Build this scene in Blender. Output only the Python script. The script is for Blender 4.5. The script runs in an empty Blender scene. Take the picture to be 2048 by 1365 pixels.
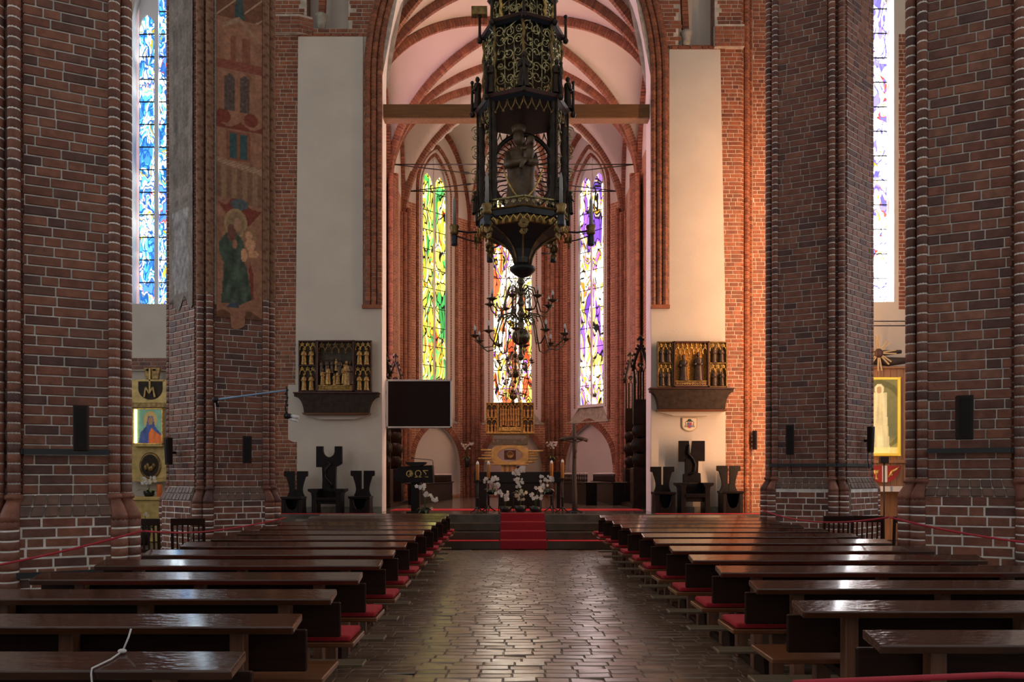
import bpy, bmesh, math, random
from math import sin, cos, pi, sqrt, atan2, radians
from mathutils import Vector, Matrix, noise as mnoise

RND = random.Random(11)
S = bpy.context.scene
COL = S.collection
EYE = 1.65          # camera height
FPX = 1500.0        # focal length in pixels of a 2048 wide frame
AX = 0.24           # axis of the church

# ------------------------------------------------------------------ camera, world, light, exposure
cam_d = bpy.data.cameras.new('camera'); cam = bpy.data.objects.new('camera', cam_d); COL.objects.link(cam)
cam_d.sensor_width = 36.0; cam_d.lens = FPX / 2048 * 36
cam_d.shift_x = 10 / 2048.0; cam_d.shift_y = (950 - 682.5) / 2048.0
cam_d.clip_end = 200
cam.location = (0, 0, EYE); cam.rotation_euler = (pi / 2, 0, 0)
S.camera = cam
S.view_settings.view_transform = 'Standard'; S.view_settings.look = 'None'
S.view_settings.gamma = 1.0; S.view_settings.use_curve_mapping = False
S.view_settings.exposure = 0.5
S.cycles.use_denoising = True
S.cycles.max_bounces = 7; S.cycles.diffuse_bounces = 4; S.cycles.glossy_bounces = 3
S.cycles.sample_clamp_indirect = 4.0
W = bpy.data.worlds.new('world'); S.world = W; W.use_nodes = True
W.node_tree.nodes['Background'].inputs[0].default_value = (1.0, 0.93, 0.87, 1)
W.node_tree.nodes['Background'].inputs[1].default_value = 0.27
GLASS_APSE, GLASS_SIDE, GLASS_NAVE, GLASS_ADDED = 5.0, 9.0, 6.0, 14.0  # the last one drives unseen windows added in the chancel walls

def at(px, py, d):
    return Vector(((px - 1014) * d / FPX, d, EYE - (py - 950) * d / FPX))
def zat(py, d): return EYE - (py - 950) * d / FPX
def xat(px, d): return (px - 1014) * d / FPX

# ------------------------------------------------------------------ mesh builder
class MB:
    def __init__(s): s.v = []; s.f = []; s.uv = {}; s.sm = set()
    def face(s, pts, uv=None, smooth=False):
        n = len(s.v); s.v += [tuple(p) for p in pts]; s.f.append(tuple(range(n, n + len(pts))))
        if uv: s.uv[len(s.f) - 1] = uv
        if smooth: s.sm.add(len(s.f) - 1)
    def add(s, vs, fs, smooth=False):
        n = len(s.v); s.v += [tuple(p) for p in vs]
        for f in fs:
            if smooth: s.sm.add(len(s.f))
            s.f.append(tuple(i + n for i in f))
        return s
    def box(s, x0, x1, y0, y1, z0, z1):
        v = [(x, y, z) for z in (z0, z1) for y in (y0, y1) for x in (x0, x1)]
        return s.add(v, [(0, 2, 3, 1), (4, 5, 7, 6), (0, 1, 5, 4), (2, 6, 7, 3), (0, 4, 6, 2), (1, 3, 7, 5)])
    def obox(s, o, t, n, u, l, w, h):
        """box from corner o along unit vectors t (l), n (w), u (h)"""
        o = Vector(o)
        v = [o + t * (l * a) + n * (w * b) + u * (h * c) for c in (0, 1) for b in (0, 1) for a in (0, 1)]
        return s.add(v, [(0, 2, 3, 1), (4, 5, 7, 6), (0, 1, 5, 4), (2, 6, 7, 3), (0, 4, 6, 2), (1, 3, 7, 5)])
    def bar(s, p, q, w, h, up=(0, 0, 1)):
        p = Vector(p); q = Vector(q); t = (q - p); L = t.length
        if L < 1e-6: return s
        t /= L; n = Vector(up).cross(t)
        if n.length < 1e-4: n = Vector((1, 0, 0))
        n.normalize(); u = t.cross(n)
        return s.obox(p - n * w / 2 - u * h / 2, t, n, u, L, w, h)
    def prism(s, poly, axis, a0, a1):
        """poly of 2-d points extruded along axis 'x','y','z'"""
        def P(p, a):
            return {'x': (a, p[0], p[1]), 'y': (p[0], a, p[1]), 'z': (p[0], p[1], a)}[axis]
        n = len(poly)
        v = [P(p, a0) for p in poly] + [P(p, a1) for p in poly]
        f = [tuple(range(n))[::-1], tuple(range(n, 2 * n))] + [(i, (i + 1) % n, n + (i + 1) % n, n + i) for i in range(n)]
        return s.add(v, f)
    def tube(s, pts, r, n=8, closed=False, cap=True, flat=1.0):
        pts = [Vector(p) for p in pts]; m = len(pts); rr = r if isinstance(r, (list, tuple)) else [r] * m
        vs = []; prev = None
        for i, p in enumerate(pts):
            a = pts[(i - 1) % m] if (closed or i > 0) else p
            b = pts[(i + 1) % m] if (closed or i < m - 1) else p
            t = b - a
            if t.length < 1e-9: t = Vector((0, 0, 1))
            t.normalize()
            if prev is None:
                ref = Vector((0, 0, 1)) if abs(t.z) < .9 else Vector((1, 0, 0))
                u = t.cross(ref).normalized()
            else:
                u = prev - t * prev.dot(t)
                u = u.normalized() if u.length > 1e-6 else t.orthogonal().normalized()
            prev = u; w = t.cross(u)
            for k in range(n):
                an = 2 * pi * k / n
                vs.append(p + u * (cos(an) * rr[i]) + w * (sin(an) * rr[i] * flat))
        fs = []
        for i in range(m if closed else m - 1):
            j = (i + 1) % m
            for k in range(n):
                l = (k + 1) % n
                fs.append((i * n + k, i * n + l, j * n + l, j * n + k))
        s.add(vs, fs, True)
        if cap and not closed:
            b0 = len(s.v) - len(vs)
            s.f.append(tuple(b0 + k for k in range(n))[::-1]); s.f.append(tuple(b0 + (m - 1) * n + k for k in range(n)))
        return s
    def lathe(s, prof, c=(0, 0, 0), n=16, sx=1.0, sy=1.0, smooth=True, a0=0.0):
        cx, cy, cz = c; vs = []
        for r, z in prof:
            for k in range(n):
                a = a0 + 2 * pi * k / n
                vs.append((cx + r * cos(a) * sx, cy + r * sin(a) * sy, cz + z))
        fs = []; m = len(prof)
        for i in range(m - 1):
            for k in range(n):
                l = (k + 1) % n
                fs.append((i * n + k, i * n + l, (i + 1) * n + l, (i + 1) * n + k))
        s.add(vs, fs, smooth); b = len(s.v) - len(vs)
        s.f.append(tuple(b + k for k in range(n))[::-1]); s.f.append(tuple(b + (m - 1) * n + k for k in range(n)))
        return s
    def ball(s, c, rx, ry=None, rz=None, n=10, m=6):
        ry = rx if ry is None else ry; rz = rx if rz is None else rz
        prof = [(max(sin(pi * i / m), .001), -cos(pi * i / m)) for i in range(m + 1)]
        vs = []
        for r, z in prof:
            for k in range(n):
                a = 2 * pi * k / n; vs.append((c[0] + r * cos(a) * rx, c[1] + r * sin(a) * ry, c[2] + z * rz))
        fs = [(i * n + k, i * n + (k + 1) % n, (i + 1) * n + (k + 1) % n, (i + 1) * n + k) for i in range(m) for k in range(n)]
        return s.add(vs, fs, True)
    def voussoirs(s, path, prof, nref, gap=.012):
        """separate blocks of cross-section prof (along n, along b) strung along a path"""
        nref = Vector(nref) if not callable(nref) else nref
        m = len(prof)
        for i in range(len(path) - 1):
            p, q = Vector(path[i]), Vector(path[i + 1]); t = q - p; L = t.length
            if L < gap * 1.5: continue
            t /= L; nr = nref(i) if callable(nref) else nref
            n = (nr - t * nr.dot(t)).normalized(); b = t.cross(n)
            p = p + t * gap / 2; q = q - t * gap / 2
            vs = [p + n * a + b * c for a, c in prof] + [q + n * a + b * c for a, c in prof]
            fs = [tuple(range(m))[::-1], tuple(range(m, 2 * m))] + [(k, (k + 1) % m, m + (k + 1) % m, m + k) for k in range(m)]
            s.add(vs, fs)
        return s
    def brickbox(s, o, t, n, l, h, d):
        """proud brick: back plane at o, front at o+n*d, chamfered front"""
        u = Vector((0, 0, 1)); c = .006
        B = [o, o + t * l, o + t * l + u * h, o + u * h]
        F = [o + n * d + t * c + u * c, o + n * d + t * (l - c) + u * c, o + n * d + t * (l - c) + u * (h - c), o + n * d + t * c + u * (h - c)]
        return s.add(B + F, [(4, 5, 6, 7), (0, 1, 5, 4), (1, 2, 6, 5), (2, 3, 7, 6), (3, 0, 4, 7)])
    def mesh(s, name, mat, bevel=0, seg=1):
        me = bpy.data.meshes.new(name); me.from_pydata(s.v, [], s.f)
        if s.sm:
            for i in s.sm: me.polygons[i].use_smooth = True
        if s.uv:
            ul = me.uv_layers.new(name='UVMap')
            for i, uvs in s.uv.items():
                p = me.polygons[i]
                for k, li in enumerate(p.loop_indices): ul.data[li].uv = uvs[k]
        if bevel:
            bm = bmesh.new(); bm.from_mesh(me); bmesh.ops.remove_doubles(bm, verts=bm.verts, dist=1e-5)
            ed = [e for e in bm.edges if len(e.link_faces) == 2 and e.calc_face_angle(0) > .5]
            bmesh.ops.bevel(bm, geom=ed, offset=bevel, segments=seg, affect='EDGES', profile=.5)
            bm.to_mesh(me); bm.free()
        if mat: me.materials.append(mat)
        me.update(); return me

def link(name, me, parent=None, loc=(0, 0, 0), rz=0.0):
    o = bpy.data.objects.new(name, me); COL.objects.link(o)
    o.location = loc; o.rotation_euler = (0, 0, rz)
    if parent is not None: o.parent = parent
    return o
def tag(o, label=None, cat=None, group=None, kind=None):
    if label: o['label'] = label
    if cat: o['category'] = cat
    if group: o['group'] = group
    if kind: o['kind'] = kind
    return o
def thing(name, label, cat, loc=(0, 0, 0), rz=0.0, group=None):
    return tag(link(name, None, None, loc, rz), label, cat, group)
def part(name, mb, mat, parent, bevel=0, seg=1, label=None, loc=(0, 0, 0), rz=0.0, kind=None):
    o = link(name, mb.mesh(name, mat, bevel, seg), parent, loc, rz)
    return tag(o, label=label, kind=kind)
def struct(name, mb, mat, label=None, parent=None, bevel=0):
    o = link(name, mb.mesh(name, mat, bevel), parent)
    if parent is None:
        o['kind'] = 'structure'
        if label: o['label'] = label
    return o
def copy_tree(o, parent=None):
    c = o.copy(); COL.objects.link(c); c.parent = parent
    for ch in [x for x in CH.get(o.name, [])]: copy_tree(ch, c)
    return c
CH = {}
def index_children(root):
    CH[root.name] = [x for x in bpy.data.objects if x.parent == root]
    for c in CH[root.name]: index_children(c)
ORD = ['first', 'second', 'third', 'fourth', 'fifth', 'sixth', 'seventh', 'eighth', 'ninth', 'tenth', 'eleventh', 'twelfth', 'thirteenth', 'fourteenth', 'fifteenth', 'sixteenth']

# ------------------------------------------------------------------ materials
def newmat(name):
    m = bpy.data.materials.new(name); m.use_nodes = True
    nt = m.node_tree; return m, nt, nt.nodes, nt.links, nt.nodes['Principled BSDF']
def rgba(c): return (c[0], c[1], c[2], 1)
def plain(name, col, rough=.6, metal=0, spec=.5, nscale=0, namt=.25, bump=0, bscale=40, stretch=None, coat=0, emit=None, estr=0):
    m, nt, N, L, B = newmat(name)
    B.inputs['Base Color'].default_value = rgba(col); B.inputs['Roughness'].default_value = rough
    B.inputs['Metallic'].default_value = metal; B.inputs['Specular IOR Level'].default_value = spec
    if coat: B.inputs['Coat Weight'].default_value = coat; B.inputs['Coat Roughness'].default_value = .08
    if emit: B.inputs['Emission Color'].default_value = rgba(emit); B.inputs['Emission Strength'].default_value = estr
    if nscale or bump:
        tc = N.new('ShaderNodeTexCoord'); mp = N.new('ShaderNodeMapping'); L.new(tc.outputs['Object'], mp.inputs[0])
        if stretch: mp.inputs['Scale'].default_value = stretch
    if nscale:
        nz = N.new('ShaderNodeTexNoise'); nz.inputs['Scale'].default_value = nscale; nz.inputs['Detail'].default_value = 4
        L.new(mp.outputs[0], nz.inputs['Vector'])
        mr = N.new('ShaderNodeMapRange'); mr.inputs[1].default_value = .3; mr.inputs[2].default_value = .7
        mr.inputs[3].default_value = 1 - namt; mr.inputs[4].default_value = 1 + namt; L.new(nz.outputs[0], mr.inputs[0])
        mx = N.new('ShaderNodeVectorMath'); mx.operation = 'SCALE'; mx.inputs[0].default_value = col
        L.new(mr.outputs[0], mx.inputs['Scale']); L.new(mx.outputs[0], B.inputs['Base Color'])
    if bump:
        nb = N.new('ShaderNodeTexNoise'); nb.inputs['Scale'].default_value = bscale; nb.inputs['Detail'].default_value = 3
        L.new(mp.outputs[0], nb.inputs['Vector'])
        bp = N.new('ShaderNodeBump'); bp.inputs['Strength'].default_value = bump; bp.inputs['Distance'].default_value = .02
        L.new(nb.outputs[0], bp.inputs['Height']); L.new(bp.outputs[0], B.inputs['Normal'])
    return m
def brick_piece(name, cols, rough=.55, spec=.4, bump=.5, coat=0):
    """colour of single brick objects / islands"""
    m, nt, N, L, B = newmat(name)
    if coat: B.inputs['Coat Weight'].default_value = coat; B.inputs['Coat Roughness'].default_value = .24
    oi = N.new('ShaderNodeObjectInfo'); ge = N.new('ShaderNodeNewGeometry')
    ad = N.new('ShaderNodeMath'); ad.operation = 'ADD'; L.new(oi.outputs['Random'], ad.inputs[0]); L.new(ge.outputs['Random Per Island'], ad.inputs[1])
    fr = N.new('ShaderNodeMath'); fr.operation = 'FRACT'; L.new(ad.outputs[0], fr.inputs[0])
    cr = N.new('ShaderNodeValToRGB'); e = cr.color_ramp.elements
    while len(e) < len(cols): e.new(.5)
    for i, c in enumerate(cols): e[i].position = i / (len(cols) - 1); e[i].color = rgba(c)
    L.new(fr.outputs[0], cr.inputs[0])
    nz = N.new('ShaderNodeTexNoise'); nz.inputs['Scale'].default_value = 9; nz.inputs['Detail'].default_value = 6; L.new(ge.outputs['Position'], nz.inputs['Vector'])
    mr = N.new('ShaderNodeMapRange'); mr.inputs[1].default_value = .3; mr.inputs[2].default_value = .7; mr.inputs[3].default_value = .72; mr.inputs[4].default_value = 1.25
    L.new(nz.outputs[0], mr.inputs[0])
    mx = N.new('ShaderNodeVectorMath'); mx.operation = 'SCALE'; L.new(cr.outputs[0], mx.inputs[0]); L.new(mr.outputs[0], mx.inputs['Scale'])
    L.new(mx.outputs[0], B.inputs['Base Color']); B.inputs['Roughness'].default_value = rough; B.inputs['Specular IOR Level'].default_value = spec
    n2 = N.new('ShaderNodeTexNoise'); n2.inputs['Scale'].default_value = 28; n2.inputs['Detail'].default_value = 5; L.new(ge.outputs['Position'], n2.inputs['Vector'])
    bp = N.new('ShaderNodeBump'); bp.inputs['Strength'].default_value = bump; bp.inputs['Distance'].default_value = .012
    L.new(n2.outputs[0], bp.inputs['Height']); L.new(bp.outputs[0], B.inputs['Normal'])
    return m
def brick_tex(name, c1, c2, mortar, bw=.29, rh=.1, msize=.012, rough=.6, vertical=False, soldier=False):
    """brickwork too far away to tell the bricks apart; UV in metres"""
    m, nt, N, L, B = newmat(name)
    uv = N.new('ShaderNodeUVMap'); bt = N.new('ShaderNodeTexBrick'); L.new(uv.outputs[0], bt.inputs['Vector'])
    bt.inputs['Color1'].default_value = rgba(c1); bt.inputs['Color2'].default_value = rgba(c2); bt.inputs['Mortar'].default_value = rgba(mortar)
    bt.inputs['Scale'].default_value = 1; bt.inputs['Brick Width'].default_value = bw; bt.inputs['Row Height'].default_value = rh
    bt.inputs['Mortar Size'].default_value = msize; bt.inputs['Mortar Smooth'].default_value = .2; bt.inputs['Bias'].default_value = 0
    bt.squash_frequency = 2; bt.squash = .7
    nz = N.new('ShaderNodeTexNoise'); nz.inputs['Scale'].default_value = 3; nz.inputs['Detail'].default_value = 6; L.new(uv.outputs[0], nz.inputs['Vector'])
    mr = N.new('ShaderNodeMapRange'); mr.inputs[1].default_value = .3; mr.inputs[2].default_value = .7; mr.inputs[3].default_value = .75; mr.inputs[4].default_value = 1.25
    L.new(nz.outputs[0], mr.inputs[0])
    mx = N.new('ShaderNodeVectorMath'); mx.operation = 'SCALE'; L.new(bt.outputs[0], mx.inputs[0]); L.new(mr.outputs[0], mx.inputs['Scale'])
    L.new(mx.outputs[0], B.inputs['Base Color']); B.inputs['Roughness'].default_value = rough; B.inputs['Specular IOR Level'].default_value = .3
    bp = N.new('ShaderNodeBump'); bp.invert = True; bp.inputs['Strength'].default_value = .6; bp.inputs['Distance'].default_value = .012
    L.new(bt.outputs['Fac'], bp.inputs['Height']); L.new(bp.outputs[0], B.inputs['Normal'])
    return m
def stained(name, cols, strength, scale=(1.5, .42), wscale=1.1, deep=True, seed=0.0, line=(.02, .015, .012), lscale=3.4, lw=.075):
    """leaded coloured glass with daylight behind it; UV in metres"""
    m, nt, N, L, B = newmat(name); N.remove(B); out = N['Material Output']
    uv = N.new('ShaderNodeUVMap'); mp = N.new('ShaderNodeMapping'); L.new(uv.outputs[0], mp.inputs[0])
    mp.inputs['Scale'].default_value = (scale[0], scale[1], 1); mp.inputs['Location'].default_value = (seed, seed * 1.7, 0)
    nz = N.new('ShaderNodeTexNoise'); nz.inputs['Scale'].default_value = 1.3; nz.inputs['Detail'].default_value = 2; L.new(mp.outputs[0], nz.inputs['Vector'])
    sc = N.new('ShaderNodeVectorMath'); sc.operation = 'MULTIPLY_ADD'; sc.inputs[1].default_value = (1.5, 1.1, 0); L.new(nz.outputs['Color'], sc.inputs[0]); L.new(mp.outputs[0], sc.inputs[2])
    wv = N.new('ShaderNodeTexNoise'); wv.inputs['Scale'].default_value = wscale; wv.inputs['Detail'].default_value = 1.5; wv.inputs['Distortion'].default_value = 1.2
    L.new(sc.outputs[0], wv.inputs['Vector'])
    mr = N.new('ShaderNodeMapRange'); mr.inputs[1].default_value = .34; mr.inputs[2].default_value = .66; L.new(wv.outputs[0], mr.inputs[0])
    cr = N.new('ShaderNodeValToRGB'); cr.color_ramp.interpolation = 'CONSTANT'; e = cr.color_ramp.elements
    while len(e) < len(cols): e.new(.5)
    for i, (p, c) in enumerate(cols):
        sat = max(c) - min(c); q = 1.7 / strength if sat > .45 else (2.4 / strength if sat > .2 else 1.0); q = min(q, 1.0) if deep else 1.0
        e[i].position = p; e[i].color = rgba([v * q for v in c])
    L.new(mr.outputs[0], cr.inputs[0])
    vo = N.new('ShaderNodeTexVoronoi'); vo.feature = 'DISTANCE_TO_EDGE'; vo.inputs['Scale'].default_value = lscale; L.new(sc.outputs[0], vo.inputs['Vector'])
    lt = N.new('ShaderNodeMapRange'); lt.inputs[1].default_value = lw * .4; lt.inputs[2].default_value = lw; lt.inputs[3].default_value = 0.0; lt.inputs[4].default_value = 1.0
    L.new(vo.outputs['Distance'], lt.inputs[0])
    vc = N.new('ShaderNodeTexVoronoi'); vc.inputs['Scale'].default_value = lscale; L.new(sc.outputs[0], vc.inputs['Vector'])
    hs = N.new('ShaderNodeSeparateColor'); L.new(vc.outputs['Color'], hs.inputs[0])
    vr = N.new('ShaderNodeMapRange'); vr.inputs[3].default_value = .45; vr.inputs[4].default_value = 1.25; L.new(hs.outputs[0], vr.inputs[0])
    mu = N.new('ShaderNodeMath'); mu.operation = 'MULTIPLY'; mu.inputs[0].default_value = 1.0; L.new(vr.outputs[0], mu.inputs[1])
    ms = N.new('ShaderNodeMath'); ms.operation = 'MULTIPLY'; ms.inputs[1].default_value = strength; L.new(mu.outputs[0], ms.inputs[0])
    sv = N.new('ShaderNodeVectorMath'); sv.operation = 'SCALE'; L.new(cr.outputs[0], sv.inputs[0]); L.new(ms.outputs[0], sv.inputs['Scale'])
    mxl = N.new('ShaderNodeMix'); mxl.data_type = 'RGBA'; L.new(lt.outputs[0], mxl.inputs['Factor']); mxl.inputs[6].default_value = rgba(line); L.new(sv.outputs[0], mxl.inputs[7])
    em = N.new('ShaderNodeEmission'); L.new(mxl.outputs[2], em.inputs[0]); em.inputs[1].default_value = 1.0; L.new(em.outputs[0], out.inputs[0])
    return m
def painted(name, rough=.7, nstr=.25, nscale=14, spec=.3, emit=0, gain=1.0):
    m, nt, N, L, B = newmat(name)
    a = N.new('ShaderNodeAttribute'); a.attribute_name = 'Col'
    tc = N.new('ShaderNodeNewGeometry'); nz = N.new('ShaderNodeTexNoise'); nz.inputs['Scale'].default_value = nscale; nz.inputs['Detail'].default_value = 6; L.new(tc.outputs['Position'], nz.inputs['Vector'])
    mr = N.new('ShaderNodeMapRange'); mr.inputs[1].default_value = .3; mr.inputs[2].default_value = .7; mr.inputs[3].default_value = gain * (1 - nstr); mr.inputs[4].default_value = gain * (1 + nstr); L.new(nz.outputs[0], mr.inputs[0])
    mx = N.new('ShaderNodeVectorMath'); mx.operation = 'SCALE'; L.new(a.outputs['Color'], mx.inputs[0]); L.new(mr.outputs[0], mx.inputs['Scale'])
    L.new(mx.outputs[0], B.inputs['Base Color']); B.inputs['Roughness'].default_value = rough; B.inputs['Specular IOR Level'].default_value = spec
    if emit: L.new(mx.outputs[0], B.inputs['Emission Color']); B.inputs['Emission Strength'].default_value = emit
    return m

M = {}
M['brick'] = brick_piece('pier brick', [(.155, .058, .036), (.215, .088, .056), (.25, .098, .06), (.19, .07, .046), (.095, .047, .042), (.27, .115, .072)])
M['brick_sloped'] = brick_piece('worn plinth brick', [(.12, .06, .045), (.16, .085, .06), (.10, .055, .045), (.18, .10, .075)], rough=.35)
M['brick_orange'] = brick_piece('wall brick', [(.20, .06, .026), (.30, .10, .045), (.25, .078, .033), (.155, .05, .026), (.32, .12, .055)])
M['mortar'] = plain('lime mortar', (.72, .69, .65), .9, nscale=6)
M['mortar_dark'] = plain('dark mortar', (.50, .43, .36), .9, nscale=6)
M['brick_far'] = brick_tex('far brickwork', (.37, .148, .075), (.28, .105, .055), (.55, .43, .34))
M['brick_core'] = brick_tex('pier brickwork', (.25, .09, .055), (.15, .058, .04), (.36, .33, .29))
M['rib'] = brick_piece('rib brick', [(.23, .084, .048), (.31, .12, .066), (.19, .072, .044), (.26, .10, .057)])
M['plaster'] = plain('cream plaster', (.60, .545, .47), .9, nscale=1.2, namt=.06, bump=.15, bscale=18)
M['vault'] = plain('white vault plaster', (.60, .57, .55), .9, nscale=.8, namt=.04)
M['reveal'] = plain('white limewash', (.80, .80, .84), .85)
M['stone'] = plain('grey stone', (.33, .31, .26), .8, nscale=8)
M['pew'] = plain('varnished dark wood', (.046, .0140, .0060), .16, spec=.45, coat=.8, nscale=5, namt=.35, bump=.22, bscale=13, stretch=(.9, 3, 3))
M['pew_under'] = plain('matt dark wood', (.022, .008, .0045), .5, spec=.15, nscale=6, namt=.3, stretch=(.5, 5, 5))
M['seatwood'] = plain('varnished brown wood', (.12, .042, .015), .28, spec=.5, nscale=5, namt=.3, stretch=(.5, 6, 6))
M['postwood'] = plain('pale brown post wood', (.14, .06, .032), .45, nscale=5, namt=.25, stretch=(6, 6, .6))
M['kneeler'] = plain('worn kneeler board', (.16, .12, .075), .4, nscale=5, namt=.2)
M['cushion'] = plain('red felt', (.36, .012, .022), .9, nscale=30, namt=.2)
M['carpet'] = plain('red carpet', (.50, .012, .024), .95, nscale=60, namt=.2)
M['carpet_dark'] = plain('dark red carpet', (.28, .008, .018), .95, nscale=60, namt=.25)
M['floor'] = brick_piece('glazed paving brick', [(.16, .095, .058), (.21, .13, .08), (.18, .108, .066), (.25, .165, .105), (.13, .08, .052)], rough=.3, spec=1.0, bump=.3, coat=1.0)
M['floor_base'] = plain('floor mortar', (.085, .062, .048), .35, nscale=10)
M['step'] = plain('dark polished stone', (.055, .035, .022), .3, nscale=4, namt=.35)
M['slab'] = plain('polished stone slab', (.09, .075, .06), .18, nscale=3, namt=.4)
M['black'] = plain('black stained oak', (.010, .008, .008), .38, spec=.2, nscale=6, namt=.3)
M['blackgloss'] = plain('black lacquered wood', (.012, .009, .009), .22, spec=.2)
M['darkoak'] = plain('dark oak', (.022, .014, .011), .35, spec=.2, nscale=6, namt=.4)
M['speaker'] = plain('dark brown grille', (.022, .014, .012), .5, spec=.2)
M['iron'] = plain('black iron', (.016, .017, .019), .45, metal=.3)
M['strap'] = plain('painted iron strap', (.018, .024, .030), .5)
M['gold'] = plain('old gilding', (.62, .40, .11), .35, metal=.5, nscale=16, namt=.55)
M['gold_dark'] = plain('tarnished gilding', (.22, .14, .045), .38, metal=.55, nscale=12, namt=.6)
M['gold_green'] = plain('tarnished gilt tracery', (.36, .32, .16), .25, metal=.9, nscale=20, namt=.6)
M['goldwood'] = plain('pale gilded wood', (.52, .38, .13), .45, metal=.2, nscale=6, namt=.25)
M['figure'] = plain('gilded carved figure', (.36, .21, .065), .4, metal=.45, nscale=22, namt=.6)
M['figure_dark'] = plain('dark carved figure', (.075, .045, .03), .4, metal=.3, nscale=22, namt=.6)
M['statue'] = plain('blackened polychrome wood', (.032, .021, .014), .38, metal=.2, spec=.3, nscale=9, namt=.6)
M['shrine'] = plain('dark red painted wood', (.062, .022, .016), .45, nscale=5, namt=.3)
M['shrine_back'] = plain('dark shrine ground', (.045, .032, .014), .6, nscale=14, namt=.6)
M['shrine_gold'] = plain('glowing gilt ground', (.50, .25, .05), .4, metal=.6, nscale=26, namt=.6)
M['predella'] = plain('dark painted predella', (.032, .020, .013), .55, spec=.2, nscale=10, namt=.4)
M['brass'] = plain('dull brass', (.15, .125, .08), .25, metal=.9, nscale=5, namt=.3)
M['bulb'] = plain('milk glass bulb', (.75, .8, .85), .15)
M['wax'] = plain('amber wax', (.36, .14, .022), .5)
M['waxwhite'] = plain('grey wax', (.30, .31, .30), .5)
M['glassclear'] = plain('clear glass cup', (.8, .82, .82), .08)
M['blue'] = plain('blue painted socket', (.010, .016, .026), .4)
M['whiteframe'] = plain('pale grey frame', (.55, .52, .52), .5)
M['screen'] = plain('switched off led screen', (.016, .008, .0075), .45, spec=.12)
M['beam'] = plain('timber beam', (.17, .068, .013), .6, nscale=4, namt=.25, stretch=(.4, 5, 5))
M['petal'] = plain('white orchid petal', (.78, .76, .72), .6)
M['petal_c'] = plain('cream petal', (.70, .62, .45), .6)
M['leaf'] = plain('orchid leaf', (.045, .10, .022), .4)
M['leaf_l'] = plain('fresh leaf', (.16, .26, .04), .45)
M['pot'] = plain('black pot', (.014, .014, .015), .35)
M['rope'] = plain('red cord', (.42, .03, .05), .8)
M['string'] = plain('white string', (.6, .6, .62), .8)
M['bluerod'] = plain('light blue rod', (.25, .42, .62), .4)
M['white'] = plain('white enamel', (.75, .75, .75), .3)
M['bark'] = plain('brown bark', (.055, .036, .027), .6, bump=.5, bscale=25)
M['chair'] = plain('dark chair wood', (.028, .013, .010), .35, spec=.2)
M['wood'] = plain('light brown panelling', (.30, .15, .07), .5, nscale=4, namt=.2, stretch=(5, 5, .6))
M['straw'] = plain('pale straw rays', (.50, .38, .20), .6)
M['paint'] = painted('faded wall painting', .85, .22, 18, .1, gain=1.4)
M['icon'] = painted('varnished panel painting', .35, .12, 10, .4)
M['glow_icon'] = painted('canvas painting with own glow', .5, .08, 10, .2, emit=.5)  # canvas emits faintly in place of lamp light falling on it
M['altarcloth'] = plain('white linen', (.62, .60, .58), .9)
M['redflag'] = plain('red enamel', (.30, .02, .015), .5)

M['glass_left'] = stained('yellow green stained glass', [(0, (.10, .55, .12)), (.14, (.95, .85, .10)), (.34, (1.0, .80, .12)), (.46, (.95, .95, .70)), (.56, (.9, .8, .1)), (.62, (.95, .75, .05)), (.76, (.85, .12, .03)), (.83, (.15, .6, .12)), (.93, (.9, .6, .05))], GLASS_APSE * .8, seed=2.0)
M['glass_mid'] = stained('orange white stained glass', [(0, (.95, .42, .03)), (.15, (1, .85, .25)), (.3, (1, .93, .76)), (.52, (1, .95, .82)), (.60, (.95, .5, .05)), (.72, (.42, .10, .75)), (.80, (1, .8, .1)), (.9, (.9, .12, .04))], GLASS_APSE * 5.5, seed=5.0)
M['glass_right'] = stained('purple orange stained glass', [(0, (.35, .12, .85)), (.13, (1, .70, .15)), (.3, (1, .93, .9)), (.5, (1, .88, .95)), (.6, (.95, .5, .05)), (.73, (.75, .2, .85)), (.82, (1, .8, .15)), (.92, (.3, .12, .8))], GLASS_APSE * 1.5, seed=9.0)
M['glass_blue'] = stained('blue white stained glass', [(0, (.05, .22, .75)), (.13, (.10, .55, .90)), (.34, (.88, .97, 1)), (.50, (.12, .60, .90)), (.63, (.95, .62, .03)), (.72, (.88, .97, 1)), (.84, (.85, .06, .02)), (.92, (.08, .25, .8))], GLASS_SIDE, scale=(2.6, 1.0), seed=13.0, line=(.03, .16, .55), lw=.1)
M['glass_white'] = stained('white red stained glass', [(0, (.30, .25, .85)), (.16, (.95, .93, 1)), (.36, (1, 1, 1)), (.56, (1, .97, .95)), (.66, (1, .75, .05)), (.71, (1, .98, 1)), (.80, (.9, .10, .06)), (.90, (.3, .25, .85))], GLASS_SIDE * 1.5, scale=(2.2, .9), seed=17.0, line=(.28, .22, .75), lscale=2.2, lw=.06)
M['glass_chancel_left'] = stained('added pink chancel glow', [(0, (1, .45, .48)), (.3, (1, .60, .62)), (.6, (1, .42, .30)), (.85, (1, .40, .55))], GLASS_ADDED, deep=False, seed=25.0)  # pink glow for the unseen window added on the left
M['glass_chancel_right'] = stained('added amber chancel glow', [(0, (1, .55, .30)), (.3, (1, .68, .45)), (.6, (1, .52, .22)), (.85, (1, .42, .18))], GLASS_ADDED, deep=False, seed=29.0)  # amber glow for the unseen window added on the right
M['glass_nave'] = stained('pale nave glass', [(0, (.35, .6, .9)), (.2, (.9, .95, 1)), (.6, (1, .98, .95)), (.85, (.95, .8, .4))], GLASS_NAVE, seed=21.0)

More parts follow.
